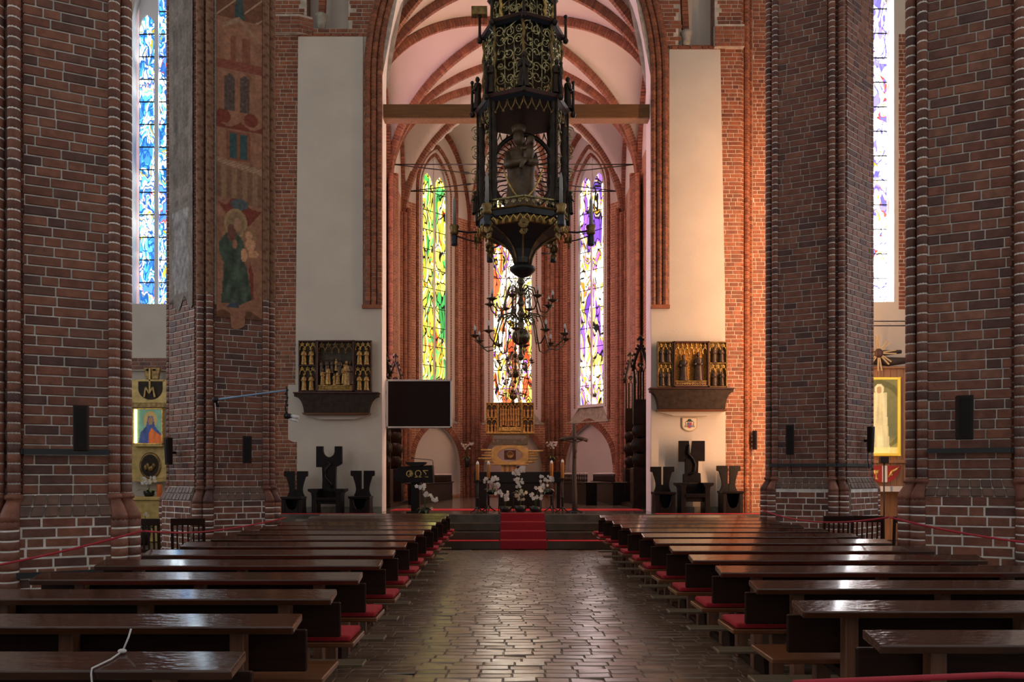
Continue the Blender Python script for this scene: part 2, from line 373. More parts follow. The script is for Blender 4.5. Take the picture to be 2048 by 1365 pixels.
# ================================================================== THE SETTING
V3 = Vector
UP = Vector((0, 0, 1))
class Frame:
    def __init__(s, o, t, n): s.o = V3(o); s.t = V3(t).normalized(); s.n = V3(n).normalized()
    def P(s, u, k, z): return s.o + s.t * u + s.n * k + UP * z
class Hole:
    def __init__(s, c, w, zb, zs, R=None, depth=.5):
        s.c, s.w, s.zb, s.zs, s.depth = c, w, zb, zs, depth; s.R = R or 2 * w
    def zt(s, u):
        a = abs(u - s.c)
        if a >= s.w: return s.zs
        return s.zs + sqrt(max(s.R ** 2 - (a + s.R - s.w) ** 2, 0))
    def outline(s, n=8, zb=None, dw=0.0):
        w = s.w + dw; R = s.R + dw; apex = math.acos((R - w) / R)
        L = [(s.c - w, s.zb if zb is None else zb)]
        L += [(s.c + (R - w) - R * cos(apex * i / n), s.zs + R * sin(apex * i / n)) for i in range(n + 1)]
        L += [(s.c - (R - w) + R * cos(apex * i / n), s.zs + R * sin(apex * i / n)) for i in range(n - 1, -1, -1)]
        return L + [(s.c + w, s.zb if zb is None else zb)]
def wall_faces(mb, fr, u0, u1, z0, z1, holes=(), k=0.0, ns=14):
    us = {u0, u1}
    for h in holes:
        for i in range(ns + 1):
            u = h.c - h.w + 2 * h.w * i / ns
            if u0 < u < u1: us.add(u)
    us = sorted(us); cl = lambda z: min(max(z, z0), z1)
    for a, b in zip(us, us[1:]):
        m = (a + b) / 2; act = sorted([h for h in holes if abs(m - h.c) < h.w], key=lambda h: h.zb)
        ca = cb = z0
        def quad(za, zb_, ta, tb):
            if ta - za < 1e-4 and tb - zb_ < 1e-4: return
            mb.face([fr.P(a, k, za), fr.P(b, k, zb_), fr.P(b, k, tb), fr.P(a, k, ta)], [(a, za), (b, zb_), (b, tb), (a, ta)])
        for h in act:
            quad(ca, cb, cl(h.zb), cl(h.zb)); ca, cb = max(ca, cl(h.zt(a))), max(cb, cl(h.zt(b)))
        quad(ca, cb, z1, z1)
def reveal(mb, fr, pts, k0, k1, pts2=None, sill=True):
    pts2 = pts2 or pts; s = 0
    L = list(zip(pts, pts2)); 
    if sill: L.append(L[0])
    for (p, p2), (q, q2) in zip(L, L[1:]):
        l = math.hypot(q[0] - p[0], q[1] - p[1]); w = abs(k1 - k0)
        mb.face([fr.P(p[0], k0, p[1]), fr.P(q[0], k0, q[1]), fr.P(q2[0], k1, q2[1]), fr.P(p2[0], k1, p2[1])], [(0, s), (0, s + l), (w, s + l), (w, s)]); s += l
def resample(pts, step):
    pts = [V3(p) for p in pts]; out = [pts[0]]; acc = 0.0
    for a, b in zip(pts, pts[1:]):
        L = (b - a).length
        if L < 1e-9: continue
        d = step - acc
        while d <= L:
            out.append(a + (b - a) * (d / L)); d += step
        acc = L - (d - step)
    if (out[-1] - pts[-1]).length > step * .4: out.append(pts[-1])
    return out
def circ(r, n=8, c=(0, 0)): return [(c[0] + r * cos(2 * pi * i / n), c[1] + r * sin(2 * pi * i / n)) for i in range(n)]
def courses(L, z0, z1, rh=.1, rnd=RND, inside=None):
    """gothic bond: two stretchers and a header; yields u, z, length"""
    z = z0; k = 0
    while z + rh <= z1 + .02:
        u = -rnd.uniform(0, .6); seq = k
        while u < L:
            l = .285 if seq % 3 != 2 else .14
            if rnd.random() < .12: l = .21
            a, b = max(u, 0), min(u + l, L)
            u += l + .014; seq += 1
            if L - b < .05: b = L; u = L
            if b - a > .018 and (inside is None or inside((a + b) / 2, z + .04)): yield a, z + .007, b - a
        z += rh; k += 1
def lay(mb, fr, u0, u1, z0, z1, d=.009, k=0.0, inside=None, rh=.1):
    for a, z, l in courses(u1 - u0, z0, z1, rh, inside=(lambda u, zz: inside(u + u0, zz)) if inside else None):
        mb.brickbox(fr.P(u0 + a, k, z), fr.t, fr.n, l, rh - .014, d * RND.uniform(.75, 1.25))

# ---- floor
fl = MB(); fl.box(-14, 14, -3, 20, -.3, -.012)
floor = struct('floor', fl, M['floor_base'], 'dark brick paved church floor')
FB = {}
def floor_brick(l):
    k = round(l, 2)
    if k not in FB:
        mb = MB(); c = .006; w = .116; h = .012
        v = [(0, 0, 0), (k, 0, 0), (k, w, 0), (0, w, 0), (c, c, h), (k - c, c, h), (k - c, w - c, h), (c, w - c, h)]
        mb.add(v, [(4, 5, 6, 7), (0, 1, 5, 4), (1, 2, 6, 5), (2, 3, 7, 6), (3, 0, 4, 7)])
        FB[k] = mb.mesh('paving_brick', M['floor'])
    return FB[k]
rest = MB(); cnt = 0; row = 0; y = 2.0
while y < 16.42:
    x = -1.75 - RND.uniform(0, .27)
    while x < 2.35:
        l = .26; tx, ty = RND.gauss(0, .016), RND.gauss(0, .016); dz = RND.uniform(-.002, .002)
        vis = 5.9 < y < 9.9 and -1.2 < x < 1.5
        if vis and cnt < 300:
            o = link('paving_brick', floor_brick(l), floor, (x, y, -.012 + dz)); o.rotation_euler = (tx, ty, RND.gauss(0, .008)); cnt += 1
        else:
            mb = rest; c = .006; w = .116; a, b = x, x + l; zz = dz
            top = [(a + c, y + c), (b - c, y + c), (b - c, y + w - c), (a + c, y + w - c)]
            v = [(a, y, -.012), (b, y, -.012), (b, y + w, -.012), (a, y + w, -.012)] + [(p, q, zz + (p - x - l / 2) * -ty + (q - y - w / 2) * tx) for p, q in top]
            mb.add(v, [(4, 5, 6, 7), (0, 1, 5, 4), (1, 2, 6, 5), (2, 3, 7, 6), (3, 0, 4, 7)])
        x += l + .010
    y += .128; row += 1
part('paving_bricks', rest, M['floor'], floor, kind='stuff', label='remaining rows of glazed paving bricks')

# ---- altar steps and platform
PZ = .72
st = MB()
for i in range(3): st.box(-6.4, 6.9, 16.5 + .35 * i, 18.0, .18 * i, .18 * (i + 1))
struct('trim_1', st, M['step'], 'dark stone altar steps', bevel=.012)
pl = MB(); pl.box(-6.4, 6.9, 17.55, 33, 0, PZ)
struct('floor_chancel', pl, M['slab'], 'polished stone chancel platform', bevel=.012)
slabs = bpy.data.objects['floor_chancel']
sm = {}
for i in range(9):
    for j in range(15):
        x0 = -4.0 + i * .94; y0 = 17.6 + j * .94
        if 'm' not in sm:
            mb = MB(); mb.box(0, .93, 0, .93, 0, .004); sm['m'] = mb.mesh('stone_slab', plain('polished slab', (.115, .10, .085), .14, nscale=2.5, namt=.4))
        if y0 < 29: link('stone_slab', sm['m'], slabs, (x0, y0, PZ))

def carpet(name, label, mb, mat): tag(part(name, mb, mat, None, bevel=.004), label, 'carpet')
c = MB()
prof = [(16.42, 0), (16.49, 0.01), (16.49, .19), (16.83, .19), (16.84, .37), (17.18, .37), (17.19, .55), (17.53, .55), (17.54, .735), (17.9, .735)]
for (ya, za), (yb, zb) in zip(prof[1:], prof[2:]): c.obox((-.15, ya, za), V3((1, 0, 0)), V3((0, yb - ya, zb - za)).normalized(), V3((0, -(zb - za), (yb - ya))).normalized(), 1.03, math.hypot(yb - ya, zb - za), .012)
carpet('stair_carpet', 'dark red carpet runner climbing the middle of the altar steps', c, M['carpet_dark'])
c = MB(); c.box(-6.2, -.17, 16.5, 16.83, .181, .19); c.box(.9, 6.7, 16.5, 16.83, .181, .19)
carpet('tread_carpet', 'red carpet strip covering the lowest altar step', c, M['carpet'])
c = MB(); c.box(-3.0, 3.5, 19.2, 20.2, PZ + .005, PZ + .016)
carpet('cross_carpet', 'broad red carpet laid across the chancel opening', c, M['carpet'])
c = MB(); c.box(-6.2, -3.1, 17.58, 17.76, PZ + .005, PZ + .016)
carpet('side_carpet', 'narrow red carpet in front of the black seats beside the lectern', c, M['carpet'])
c = MB(); c.box(3.5, 6.5, 17.58, 17.76, PZ + .005, PZ + .016)
carpet('side_carpet', 'narrow red carpet in front of the black seats under the coat of arms', c, M['carpet'])

# ---- piers
UB = {}; BRD = .006
def unit_brick(kind, l):
    key = min((.07, .14, .21, .285), key=lambda q: abs(q - l))
    if (kind, key) not in UB:
        mb = MB(); mb.brickbox(V3((0, 0, 0)), V3((1, 0, 0)), V3((0, -1, 0)), key, .086, BRD)
        UB[(kind, key)] = mb.mesh('brick', M['brick'])
    return UB[(kind, key)], l / key
def round_mesh(r):
    if ('r', r) not in UB:
        mb = MB(); mb.lathe([(r * .9, 0), (r, .008), (r, .08), (r * .9, .088)], n=12); UB[('r', r)] = mb.mesh('round_brick', M['brick'])
    return UB[('r', r)]
def pier(idx, side, Xc, dc, ztop, label, brick_lim=300, paint_z=None, sc=1.0, rh=.1, q0=1.22, q1=1.45):
    s = side                     # +1: aisle lies towards +x, -1: towards -x
    W_ = lambda u, v: V3((Xc + s * u * sc, dc - v * sc, 0))
    core = [(.88, .34), (.82, .52), (.14, .833), (0, .85), (-.19, .84), (-.835, .315), (-.85, .15), (-.8, -.3), (-.3, -.8), (.05, -.85), (.30, -.75)]
    top = 15.0
    mb = MB(); bk_ = MB(); pts = [W_(*p) for p in core]; n = len(pts); acc = 0
    for i in range(n):
        p, q = pts[i], pts[(i + 1) % n]; l = (q - p).length
        ring = [p, q, q + UP * top, p + UP * top] if s > 0 else [q, p, p + UP * top, q + UP * top]
        uv = [(acc, 0), (acc + l, 0), (acc + l, top), (acc, top)] if s > 0 else [(acc + l, 0), (acc, 0), (acc, top), (acc + l, top)]
        (bk_ if i in (1, 4) else mb).face(ring, uv); acc += l
    root = struct('pillar_%d' % idx, mb, M['brick_core'], label)
    part('mortar_bed', bk_, M['mortar'], root)
    faces = [((.826, .537), (.133, .851)), ((-.188, .852), (-.836, .332))]
    allb = []
    for fi, (a, b) in enumerate(faces):
        A, B = (W_(*a), W_(*b))
        if s > 0: A, B = B, A    # walk from left to right seen from the camera
        t = (B - A).normalized(); nrm = V3((t.y, -t.x, 0)); L = (B - A).length
        for u, z, l in courses(L, q1, ztop, rh):
            if paint_z and fi == 0 and z > paint_z + .12 * sin(u * 9): continue
            allb.append((fi, A + t * u + UP * z - nrm * .004, t, nrm, l))
        # plinth
        A2, B2 = A + nrm * .1 - t * .05, B + nrm * .1 + t * .05; L2 = (B2 - A2).length
        pm = MB(); pm.obox(A2 - nrm * .3, t, nrm, UP, L2, .296, q0 - .005)
        ch = [A2 + UP * (q0 - .005) - nrm * .004, B2 + UP * (q0 - .005) - nrm * .004, B + UP * q1, A + UP * q1]; pm.face(ch)
        pm.face([A2 + UP * (q0 - .005) - nrm * .004, A + UP * q1, A + UP * (q0 - .02)]); pm.face([B2 + UP * (q0 - .005) - nrm * .004, B + UP * q1, B + UP * (q0 - .02)])
        part('plinth', pm, M['mortar'], root)
        for u, z, l in courses(L2, .02, q0, rh): allb.append((fi + .5, A2 + t * u + UP * z - nrm * .004, t, nrm, l))
        # sloping soldier course on top of the plinth
        k = int(L2 / .115); w = L2 / k
        for i in range(k):
            for row_ in range(2):
                f0, f1 = i / k, (i + 1) / k
                q = [A2.lerp(B2, f0 + .006) + UP * (q0 + .005), A2.lerp(B2, f1 - .006) + UP * (q0 + .005)]
                r = [A.lerp(B, f0 + .006) + UP * (q1 - .01), A.lerp(B, f1 - .006) + UP * (q1 - .01)]
                lo_, hi_ = (0, .48) if row_ == 0 else (.52, 1)
                q, r = [q[e].lerp(r[e], lo_) for e in (0, 1)], [q[e].lerp(r[e], hi_) for e in (0, 1)]
                sl = (r[0] - q[0]).normalized(); out = t.cross(sl).normalized()
                if out.dot(nrm) < 0: out = -out
                hb = MB(); hb.obox(q[0], t, out, sl, (q[1] - q[0]).length, .018, (r[0] - q[0]).length); part('sloped_brick', hb, M['brick_sloped'], root, bevel=.008)
    # the bricks that show largest are objects, the others one part
    def vis(b):
        p = b[1]; px = 1014 + FPX * p.x / p.y; py = 950 - FPX * (p.z - EYE) / p.y
        return (0 if (-40 < px < 2090 and -30 < py < 1200) else 1, b[0] > .6 and b[0] < 1.4, -p.z * 0 + RND.random())
    allb.sort(key=vis); bulk = MB()
    for i, (fi, o, t, nrm, l) in enumerate(allb):
        if i < brick_lim:
            me, sx = unit_brick('b', l); ob = link('brick', me, root, o - nrm * RND.uniform(0, .005), atan2(t.y, t.x)); ob.scale = (sx, 1, (rh - .014) / .086)
        else: bulk.brickbox(o, t, nrm, l, rh - .014, BRD)
    if bulk.v: part('bricks', bulk, M['brick'], root, kind='stuff', label='remaining bricks of the pillar')
    # round shafts in the corners
    shafts = [((.935, .40), .06), ((.865, .50), .06), ((.085, .905), .06), ((-.06, .925), .06), ((-.85, .26), .06)]
    cr = 0; bulk = MB()
    for (u, v), r in shafts:
        c0 = W_(u, v); z = q1 + .01; dirn = (c0 - V3((Xc, dc, 0))).normalized()
        while z < ztop:
            p = c0 + UP * (z + .006)
            if cr < 300 and v > .2: link('round_brick', round_mesh(r), root, p, RND.uniform(0, 6)).scale = (1, 1, rh / .1); cr += 1
            else: bulk.lathe([(r, 0), (r, rh - .012)], p, n=10)
            z += rh
        mo = MB(); mo.lathe([(r * .93, 0), (r * .93, ztop - 1.4)], c0 + UP * 1.4, n=10); part('shaft_core', mo, M['mortar'], root)
        bs = MB(); cb = c0 + dirn * .085
        vs = [c0 + UP * (q1 + .01), c0 + UP * (q1 - .01), c0 + UP * (q1 - .04), c0 + UP * (q1 - .07), c0.lerp(cb, .5) + UP * (q1 - .14), cb + UP * q0, cb + UP * (q0 - .04)]
        bs.tube(vs, [r, r * 1.35, r * 1.4, r * 1.1, r * 1.25, r * 1.5, r * 1.5], 12); part('shaft_base', bs, M['brick'], root)
        sm_ = MB(); sm_.lathe([(r * 1.42, 0), (r * 1.42, q0 - .02)], cb, n=12); part('shaft_foot_core', sm_, M['mortar'], root)
        nf_ = int(round((q0 - .03) / .1)); st_ = (q0 - .02) / nf_
        for i in range(nf_):
            if ('f', r) not in UB:
                q = MB(); q.lathe([(r * 1.4, 0), (r * 1.5, .008), (r * 1.5, .078), (r * 1.4, .086)], n=12); UB[('f', r)] = q.mesh('round_brick', M['brick'])
            link('round_brick', UB[('f', r)], root, cb + UP * (.007 + i * st_)).scale = (1, 1, st_ / .1)
    if bulk.v: part('round_bricks', bulk, M['brick'], root, kind='stuff', label='remaining round shaft bricks')
    return root, W_
P1, W1 = pier(1, 1, -4.96, 8.32, 7.3, 'massive red brick pillar nearest the lectern-side pews')
P2, W2 = pier(2, -1, 5.885, 9.46, 8.0, 'massive red brick pillar beside the cross-side pews', sc=1.1, rh=.115, q0=1.39, q1=1.6)
P3, W3 = pier(3, 1, -4.92, 13.1, 10.4, 'red brick pillar with the faded wall painting', paint_z=4.4)
P4, W4 = pier(4, -1, 5.9, 14.4, 11.4, 'red brick pillar in front of the warm lit wall', sc=1.1, rh=.11, q0=1.39, q1=1.6)
def strap(root, W_, s, z, pts):
    mb = MB(); L = [W_(*p) + UP * z for p in pts]
    for a, b in zip(L, L[1:]): mb.bar(a, b, .03, .055)
    part('iron_strap', mb, M['strap'], root)
strap(P1, W1, 1, zat(905, 7.7), [(.87, .60), (.17, .885), (-.2, .885), (-.84, .35)])
strap(P2, W2, -1, zat(902, 8.7), [(.87, .60), (.17, .885), (-.2, .885), (-.84, .35)])
strap(P4, W4, -1, zat(931, 13.6), [(.95, .48), (.85, .60), (.17, .885), (.05, 1.0), (-.1, 1.0), (-.2, .885), (-.84, .35)])
strap(P1, W1, 1, .66, [(.85, .70), (.17, 1.0)])

# ---- chancel wall with the great arch
CH_ARCH = Hole(.235, 3.335, PZ, 11.5, 6.67)
n_l = Hole(-4.45, .52, 12.72, 17.5, depth=.4); n_r = Hole(4.70, .45, 12.30, 17.5, depth=.4)
frC = Frame((0, 18.6, 0), (1, 0, 0), (0, -1, 0))
mb = MB(); wall_faces(mb, frC, -6.3, 5.8, 0, 19.5, [CH_ARCH, n_l, n_r]); wall_faces(mb, frC, -6.3, 7.2, 0, 19.5, [CH_ARCH], k=-.65)
mb.box(-6.3, -6.29, 18.6, 19.25, 0, 19.5)
wallC = struct('wall_chancel', mb, M['mortar_dark'], 'chancel arch wall of brick with white plaster panels')
mb = MB(); reveal(mb, frC, CH_ARCH.outline(16), 0.0, -.65, sill=False); part('arch_reveal', mb, M['reveal'], wallC, label='white limewashed arch reveal')
for h in (n_l, n_r):
    mb = MB(); reveal(mb, frC, h.outline(6), 0, -.4); part('niche_reveal', mb, M['brick_core'], wallC)
    mb = MB(); wall_faces(mb, frC, h.c - h.w, h.c + h.w, h.zb, 18.5, k=-.38); part('niche_plaster', mb, M['plaster'], wallC)
mb = MB()
ZP = 12.52
def panel_prism(mb, poly): mb.prism(poly, 'y', 18.57, 18.62)
panel_prism(mb, [(-5.2, zat(885, 18.6)), (-5.28, zat(885, 18.6)), (-5.42, zat(880, 18.6)), (-5.42, zat(770, 18.6)), (-5.24, zat(770, 18.6)), (-5.17, ZP), (-3.57, ZP), (-3.57, 5.78), (-3.1, 5.78), (-3.1, PZ), (-5.2, PZ)][::1])
part('plaster_panel', mb, M['plaster'], wallC)
mb = MB(); panel_prism(mb, [(3.57, PZ), (5.42, PZ), (5.40, 6.0), (5.28, 12.2), (4.02, 12.2), (4.02, 5.8), (3.57, 5.8)]); part('plaster_panel', mb, M['plaster'], wallC)
bk = MB()
arch_clear = lambda u, z: not (CH_ARCH.zb < z < CH_ARCH.zt(u) and abs(u - .235) < 3.335) and abs(u - .235) > 3.335 + .0
def in_left(u, z):
    if not arch_clear(u, z): return False
    if z > ZP and abs(u + 4.45) < .56 and z > 12.7: return False
    return not (z < ZP and u > -5.02)
lay(bk, frC, -6.3, -3.0, PZ, 16.5, inside=in_left)
def in_right(u, z):
    if not arch_clear(u, z): return False
    if z > 12.28 and abs(u - 4.7) < .49: return False
    return z > 12.22 or u > 5.15
lay(bk, frC, 3.5, 5.8, PZ, 16.5, inside=in_right)
# respond to the right of the panel
fr1 = Frame((5.8, 18.6, 0), (.28, .2, 0), (.2, -.28, 0)); fr2 = Frame((6.14, 18.9, 0), (1, 0, 0), (0, -1, 0))
mb = MB(); wall_faces(mb, fr1, 0, .345, 0, 19.5); wall_faces(mb, fr2, 0, 1.2, 0, 19.5); part('respond', mb, M['mortar_dark'], wallC)
lay(bk, fr1, 0, .345, PZ, 16.5); lay(bk, fr2, .06, 1.1, PZ, 16.5)
part('bricks', bk, M['brick_orange'], wallC, kind='stuff', label='brick courses of the chancel wall')
mb = MB()
for p in ((6.11, 18.84), (5.45 + .5, 18.66)): mb.voussoirs(resample([(p[0], p[1], PZ), (p[0], p[1], 14)], .1), circ(.06, 8), (0, -1, 0), .01)
for x in (-5.93, -5.80): mb.voussoirs(resample([(x, 18.58, PZ), (x, 18.58, 12.4)], .1), circ(.05, 8), (0, -1, 0), .01)
part('wall_rolls', mb, M['brick_orange'], wallC, kind='stuff', label='round brick rolls on the chancel wall')
# moulded brick arch: three rolls
mb = MB(); co = MB()
for dw, r, k in ((.06, .07, .0), (.20, .075, .02), (.34, .075, .045), (.41, .05, .0)):
    o = CH_ARCH.outline(24, zb=5.85, dw=dw)
    for half in (o[:len(o) // 2 + 1], o[len(o) // 2:][::-1]):
        pts = [frC.P(u, k, z) for u, z in half]
        mb.voussoirs(resample(pts, .1), circ(r, 8), (0, -1, 0), .012)
        co.tube(resample(pts, .4), r * .86, 6)
part('arch_moulding', mb, M['brick_orange'], wallC, kind='stuff', label='rolled brick moulding of the chancel arch')
part('arch_mortar', co, M['mortar_dark'], wallC)
mb = MB(); mb.box(-3.58, -3.1, 18.5, 18.66, 5.76, 5.85); mb.box(3.57, 4.02, 18.5, 18.66, 5.76, 5.85); part('arch_springer', mb, M['brick_orange'], wallC)
# cornices, corbels and little ribs above the panels
mb = MB()
frk = Frame((0, 18.46, 0), (1, 0, 0), (0, -1, 0))
lay(mb, frk, -6.0, -5.12, 12.55, 13.0); lay(mb, frk, 5.12, 5.85, 12.2, 12.75)
lay(mb, Frame((-5.12, 18.46, 0), (.3, .14, 0), (.14, -.3, 0)), 0, .34, 12.55, 13.0)
lay(mb, Frame((0, 18.57, 0), (1, 0, 0), (0, -1, 0)), -5.2, -3.57, 12.5, 12.64); lay(mb, Frame((0, 18.57, 0), (1, 0, 0), (0, -1, 0)), 4.02, 5.4, 12.18, 12.32)
part('cornice_bricks', mb, M['brick_orange'], wallC, kind='stuff')
mb = MB(); mb.prism([(-6.0, 18.465), (-5.12, 18.465), (-4.82, 18.605), (-6.0, 18.605)], 'z', 12.55, 13.0); mb.box(5.12, 5.85, 18.465, 18.6, 12.2, 12.75); part('cornice', mb, M['mortar_dark'], wallC)
for (x, z, s) in ((-4.62, 12.72, 1), (4.46, 12.3, -1)):
    mb = MB(); mb.lathe([(.10, 0), (.11, .18), (.13, .3), (.16, .36), (.10, .36)], (x, 18.66, z), 10); part('stone_corbel', mb, M['stone'], wallC)
    mb = MB(); pa = [V3((x + s * .02, 18.66, z + .36)), V3((x + s * .06, 18.66, z + 1.2)), V3((x + s * .16, 18.64, z + 2.2)), V3((x + s * .4, 18.6, z + 3.4))]
    mb.voussoirs(resample(pa, .1), [(-.08, -.075), (.08, -.075), (.08, .075), (-.08, .075)], (0, -1, 0), .01); part('small_rib', mb, M['brick_orange'], wallC, kind='stuff')
mb = MB(); mb.box(-5.2, -3.1, 18.54, 18.6, PZ, PZ + .14); struct('baseboard_left', mb, M['stone'])
mb = MB(); mb.box(3.57, 5.42, 18.54, 18.6, PZ, PZ + .14); struct('baseboard_right', mb, M['stone'])

# ---- chancel and apse
HW = 4.3; YC = 27.2; HS = HW * math.tan(pi / 8)          # half width, centre of the octagon, half side
XL, XR = AX - HW, AX + HW
corn = [(XR, YC - HS), (XR, YC + HS), (AX + HS, YC + HW), (AX - HS, YC + HW), (XL, YC + HS), (XL, YC - HS)]
Z_BR, Z_SP, Z_CR = 12.3, 11.6, 15.75
def arcf(a):                                             # 1 at the crown, 0 at the springing, slightly pointed
    a = min(max(abs(a), 0), 1); of = .12
    return sqrt(max((1 + of) ** 2 - (a + of) ** 2, 0)) / sqrt((1 + of) ** 2 - of ** 2)
RISE = Z_CR - Z_SP
def vault_z(x, y):
    a = (x - AX) / HW
    if y < YC - HS:
        L = YC - HS - 21.2; b = ((y - 21.2) / L) % 1.0; b = 2 * b - 1
        return Z_SP + RISE * max(arcf(a), arcf(b))
    best = None; q = V3((x - AX, y - YC))
    for k in range(-2, 3):                               # five real sides of the octagon
        an = pi / 2 + k * pi / 4; n = V3((cos(an), sin(an))); t = V3((-n.y, n.x)); r = q.dot(n); tt = q.dot(t)
        if best is None or r > best[0]: best = (r, tt)
    r, tt = best
    f = q.dot(V3((0, -1)))
    if f > r or r < 1e-6: return Z_SP + RISE * arcf(a)
    rn = r / HW
    if rn <= 1e-4: return Z_CR
    t = tt / (HS * rn) if rn > 1e-3 else 0
    return Z_SP + RISE * max(arcf(rn), arcf(min(abs(t), 1)))
mb = MB(); nx, ny = 86, 128; x0, x1, y0, y1 = XL - .1, XR + .1, 19.2, YC + HW + .1
idx = {}
for j in range(ny + 1):
    for i in range(nx + 1):
        x = x0 + (x1 - x0) * i / nx; y = y0 + (y1 - y0) * j / ny
        idx[i, j] = len(mb.v); mb.v.append((x, y, vault_z(min(max(x, XL), XR), min(y, YC + HW))))
for j in range(ny):
    for i in range(nx):
        x = x0 + (x1 - x0) * (i + .5) / nx; y = y0 + (y1 - y0) * (j + .5) / ny
        if y > YC and abs(x - AX) + (y - YC) > HW * sqrt(2) + .22: continue
        mb.sm.add(len(mb.f)); mb.f.append((idx[i, j], idx[i, j + 1], idx[i + 1, j + 1], idx[i + 1, j]))
ceil = struct('ceiling', mb, M['vault'], 'white plaster rib vault over the chancel')
RP = [(-.02, -.09), (.10, -.09), (.2, -.055), (.2, .055), (.10, .09), (-.02, .09)]
def rib_path(p, q, n=40): return [V3((p[0] + (q[0] - p[0]) * i / n, p[1] + (q[1] - p[1]) * i / n, 0)) for i in range(n + 1)]
def rib(points):
    mb = MB(); pts = resample(points, .1)
    mb.voussoirs(pts, RP, (0, 0, -1) if False else (lambda i: V3((0, 0, -1)) if True else 0), .016); return mb
def make_rib(pts2d, zf, flat=False):
    L = [V3((p.x, p.y, zf(p))) for p in pts2d]; pts = resample(L, .1); mb = MB(); co = MB()
    hd = (L[-1] - L[0]); hd.z = 0; hd.normalize(); side = V3((-hd.y, hd.x, 0))
    def nref(i):
        t = (pts[i + 1] - pts[i]).normalized(); n = side.cross(t)
        return n if n.z < 0 else -n
    mb.voussoirs(pts, RP, nref, .018); part('vault_rib', mb, M['rib'], ceil, kind='stuff')
    co.voussoirs(pts, [(a * .9, b * .85) for a, b in RP], nref, 0.0); part('rib_mortar', co, M['mortar_dark'], ceil)
zl = lambda p: Z_SP + RISE * arcf((p.x - AX) / HW) - .02
T1, T2 = 21.2, YC - HS
def dense(p, q, n=60):
    L = []
    for i in range(n + 1):
        f = .5 - .5 * cos(pi * i / n); L.append(V3((p[0] + (q[0] - p[0]) * f, p[1] + (q[1] - p[1]) * f, 0)))
    return L
for y in (T1, T2): make_rib(dense((XL, y), (XR, y)), zl)
ym = (T1 + T2) / 2
make_rib(dense((XL, T1), (XR, T2)), zl); make_rib(dense((XR, T1), (XL, T2)), zl)
y00 = T1 - (T2 - T1)
for xa, xb in ((XL, XR), (XR, XL)):
    full = dense((xa, T1), (xb, y00)); make_rib([p for p in full if p.y > 19.15], zl)
for cx, cy in corn:
    pts = dense((cx, cy), (2 * AX - cx, 2 * YC - cy)); pts = pts[:len(pts) // 2 + 1]
    def zr(p, cx=cx, cy=cy): return Z_SP + RISE * arcf(math.hypot(p.x - AX, p.y - YC) / math.hypot(cx - AX, cy - YC)) - .02
    make_rib(pts, zr)
mb = MB(); mb.lathe([(.12, -.32), (.26, -.26), (.3, -.1), (.3, 0)], (AX, YC, Z_CR), 14); mb.lathe([(.12, -.3), (.2, -.24), (.24, -.1), (.24, 0)], (AX, ym, Z_CR), 14); part('vault_boss', mb, M['rib'], ceil)

def wall_run(name, A, B, holes_l, label=None, win=None, niche=None):
    """one straight stretch of chancel wall from A to B (interior on the right-hand side seen walking A->B is n)"""
    A, B = V3((*A, 0)), V3((*B, 0)); t = (B - A).normalized(); L = (B - A).length; n = V3((AX, YC, 0)) - (A + B) / 2
    n = V3((-t.y, t.x, 0)) if V3((-t.y, t.x, 0)).dot(n) > 0 else V3((t.y, -t.x, 0))
    fr = Frame((A + B) / 2, t, n); h = L / 2
    hs = [x for x in (win, niche) if x]
    mb = MB(); wall_faces(mb, fr, -h, h, PZ, Z_BR, hs); root = struct(name, mb, M['brick_far'], label)
    mb = MB(); wall_faces(mb, fr, -h, h, Z_BR, 16.2, hs); part('upper_plaster', mb, M['vault'], root)
    # wall rib (formeret)
    pts = [fr.P(-h + 2 * h * i / 40, .05, Z_SP + RISE * arcf(abs(2 * i / 40 - 1)) - .12) for i in range(41)]
    mb = MB(); pr = resample(pts, .1); mb.voussoirs(pr, [(-.05, -.09), (.1, -.07), (.1, .07), (-.05, .09)], n, .018); part('wall_rib', mb, M['rib'], root, kind='stuff')
    if niche:
        mb = MB(); reveal(mb, fr, niche.outline(8), 0, -.22); wall_faces(mb, fr, niche.c - niche.w, niche.c + niche.w, niche.zb, niche.zs + niche.w * 1.8, k=-.22); part('niche_plaster', mb, M['vault'], root)
        o = niche.outline(14, dw=.10); mb = MB()
        a = [fr.P(u, .0, z) for u, z in o[1:-1]]
        mb.voussoirs(resample(a, .09), [(-.02, -.11), (.03, -.11), (.03, .11), (-.02, .11)], n, .016); part('niche_arch_bricks', mb, M['rib'], root, kind='stuff')
    return root, fr
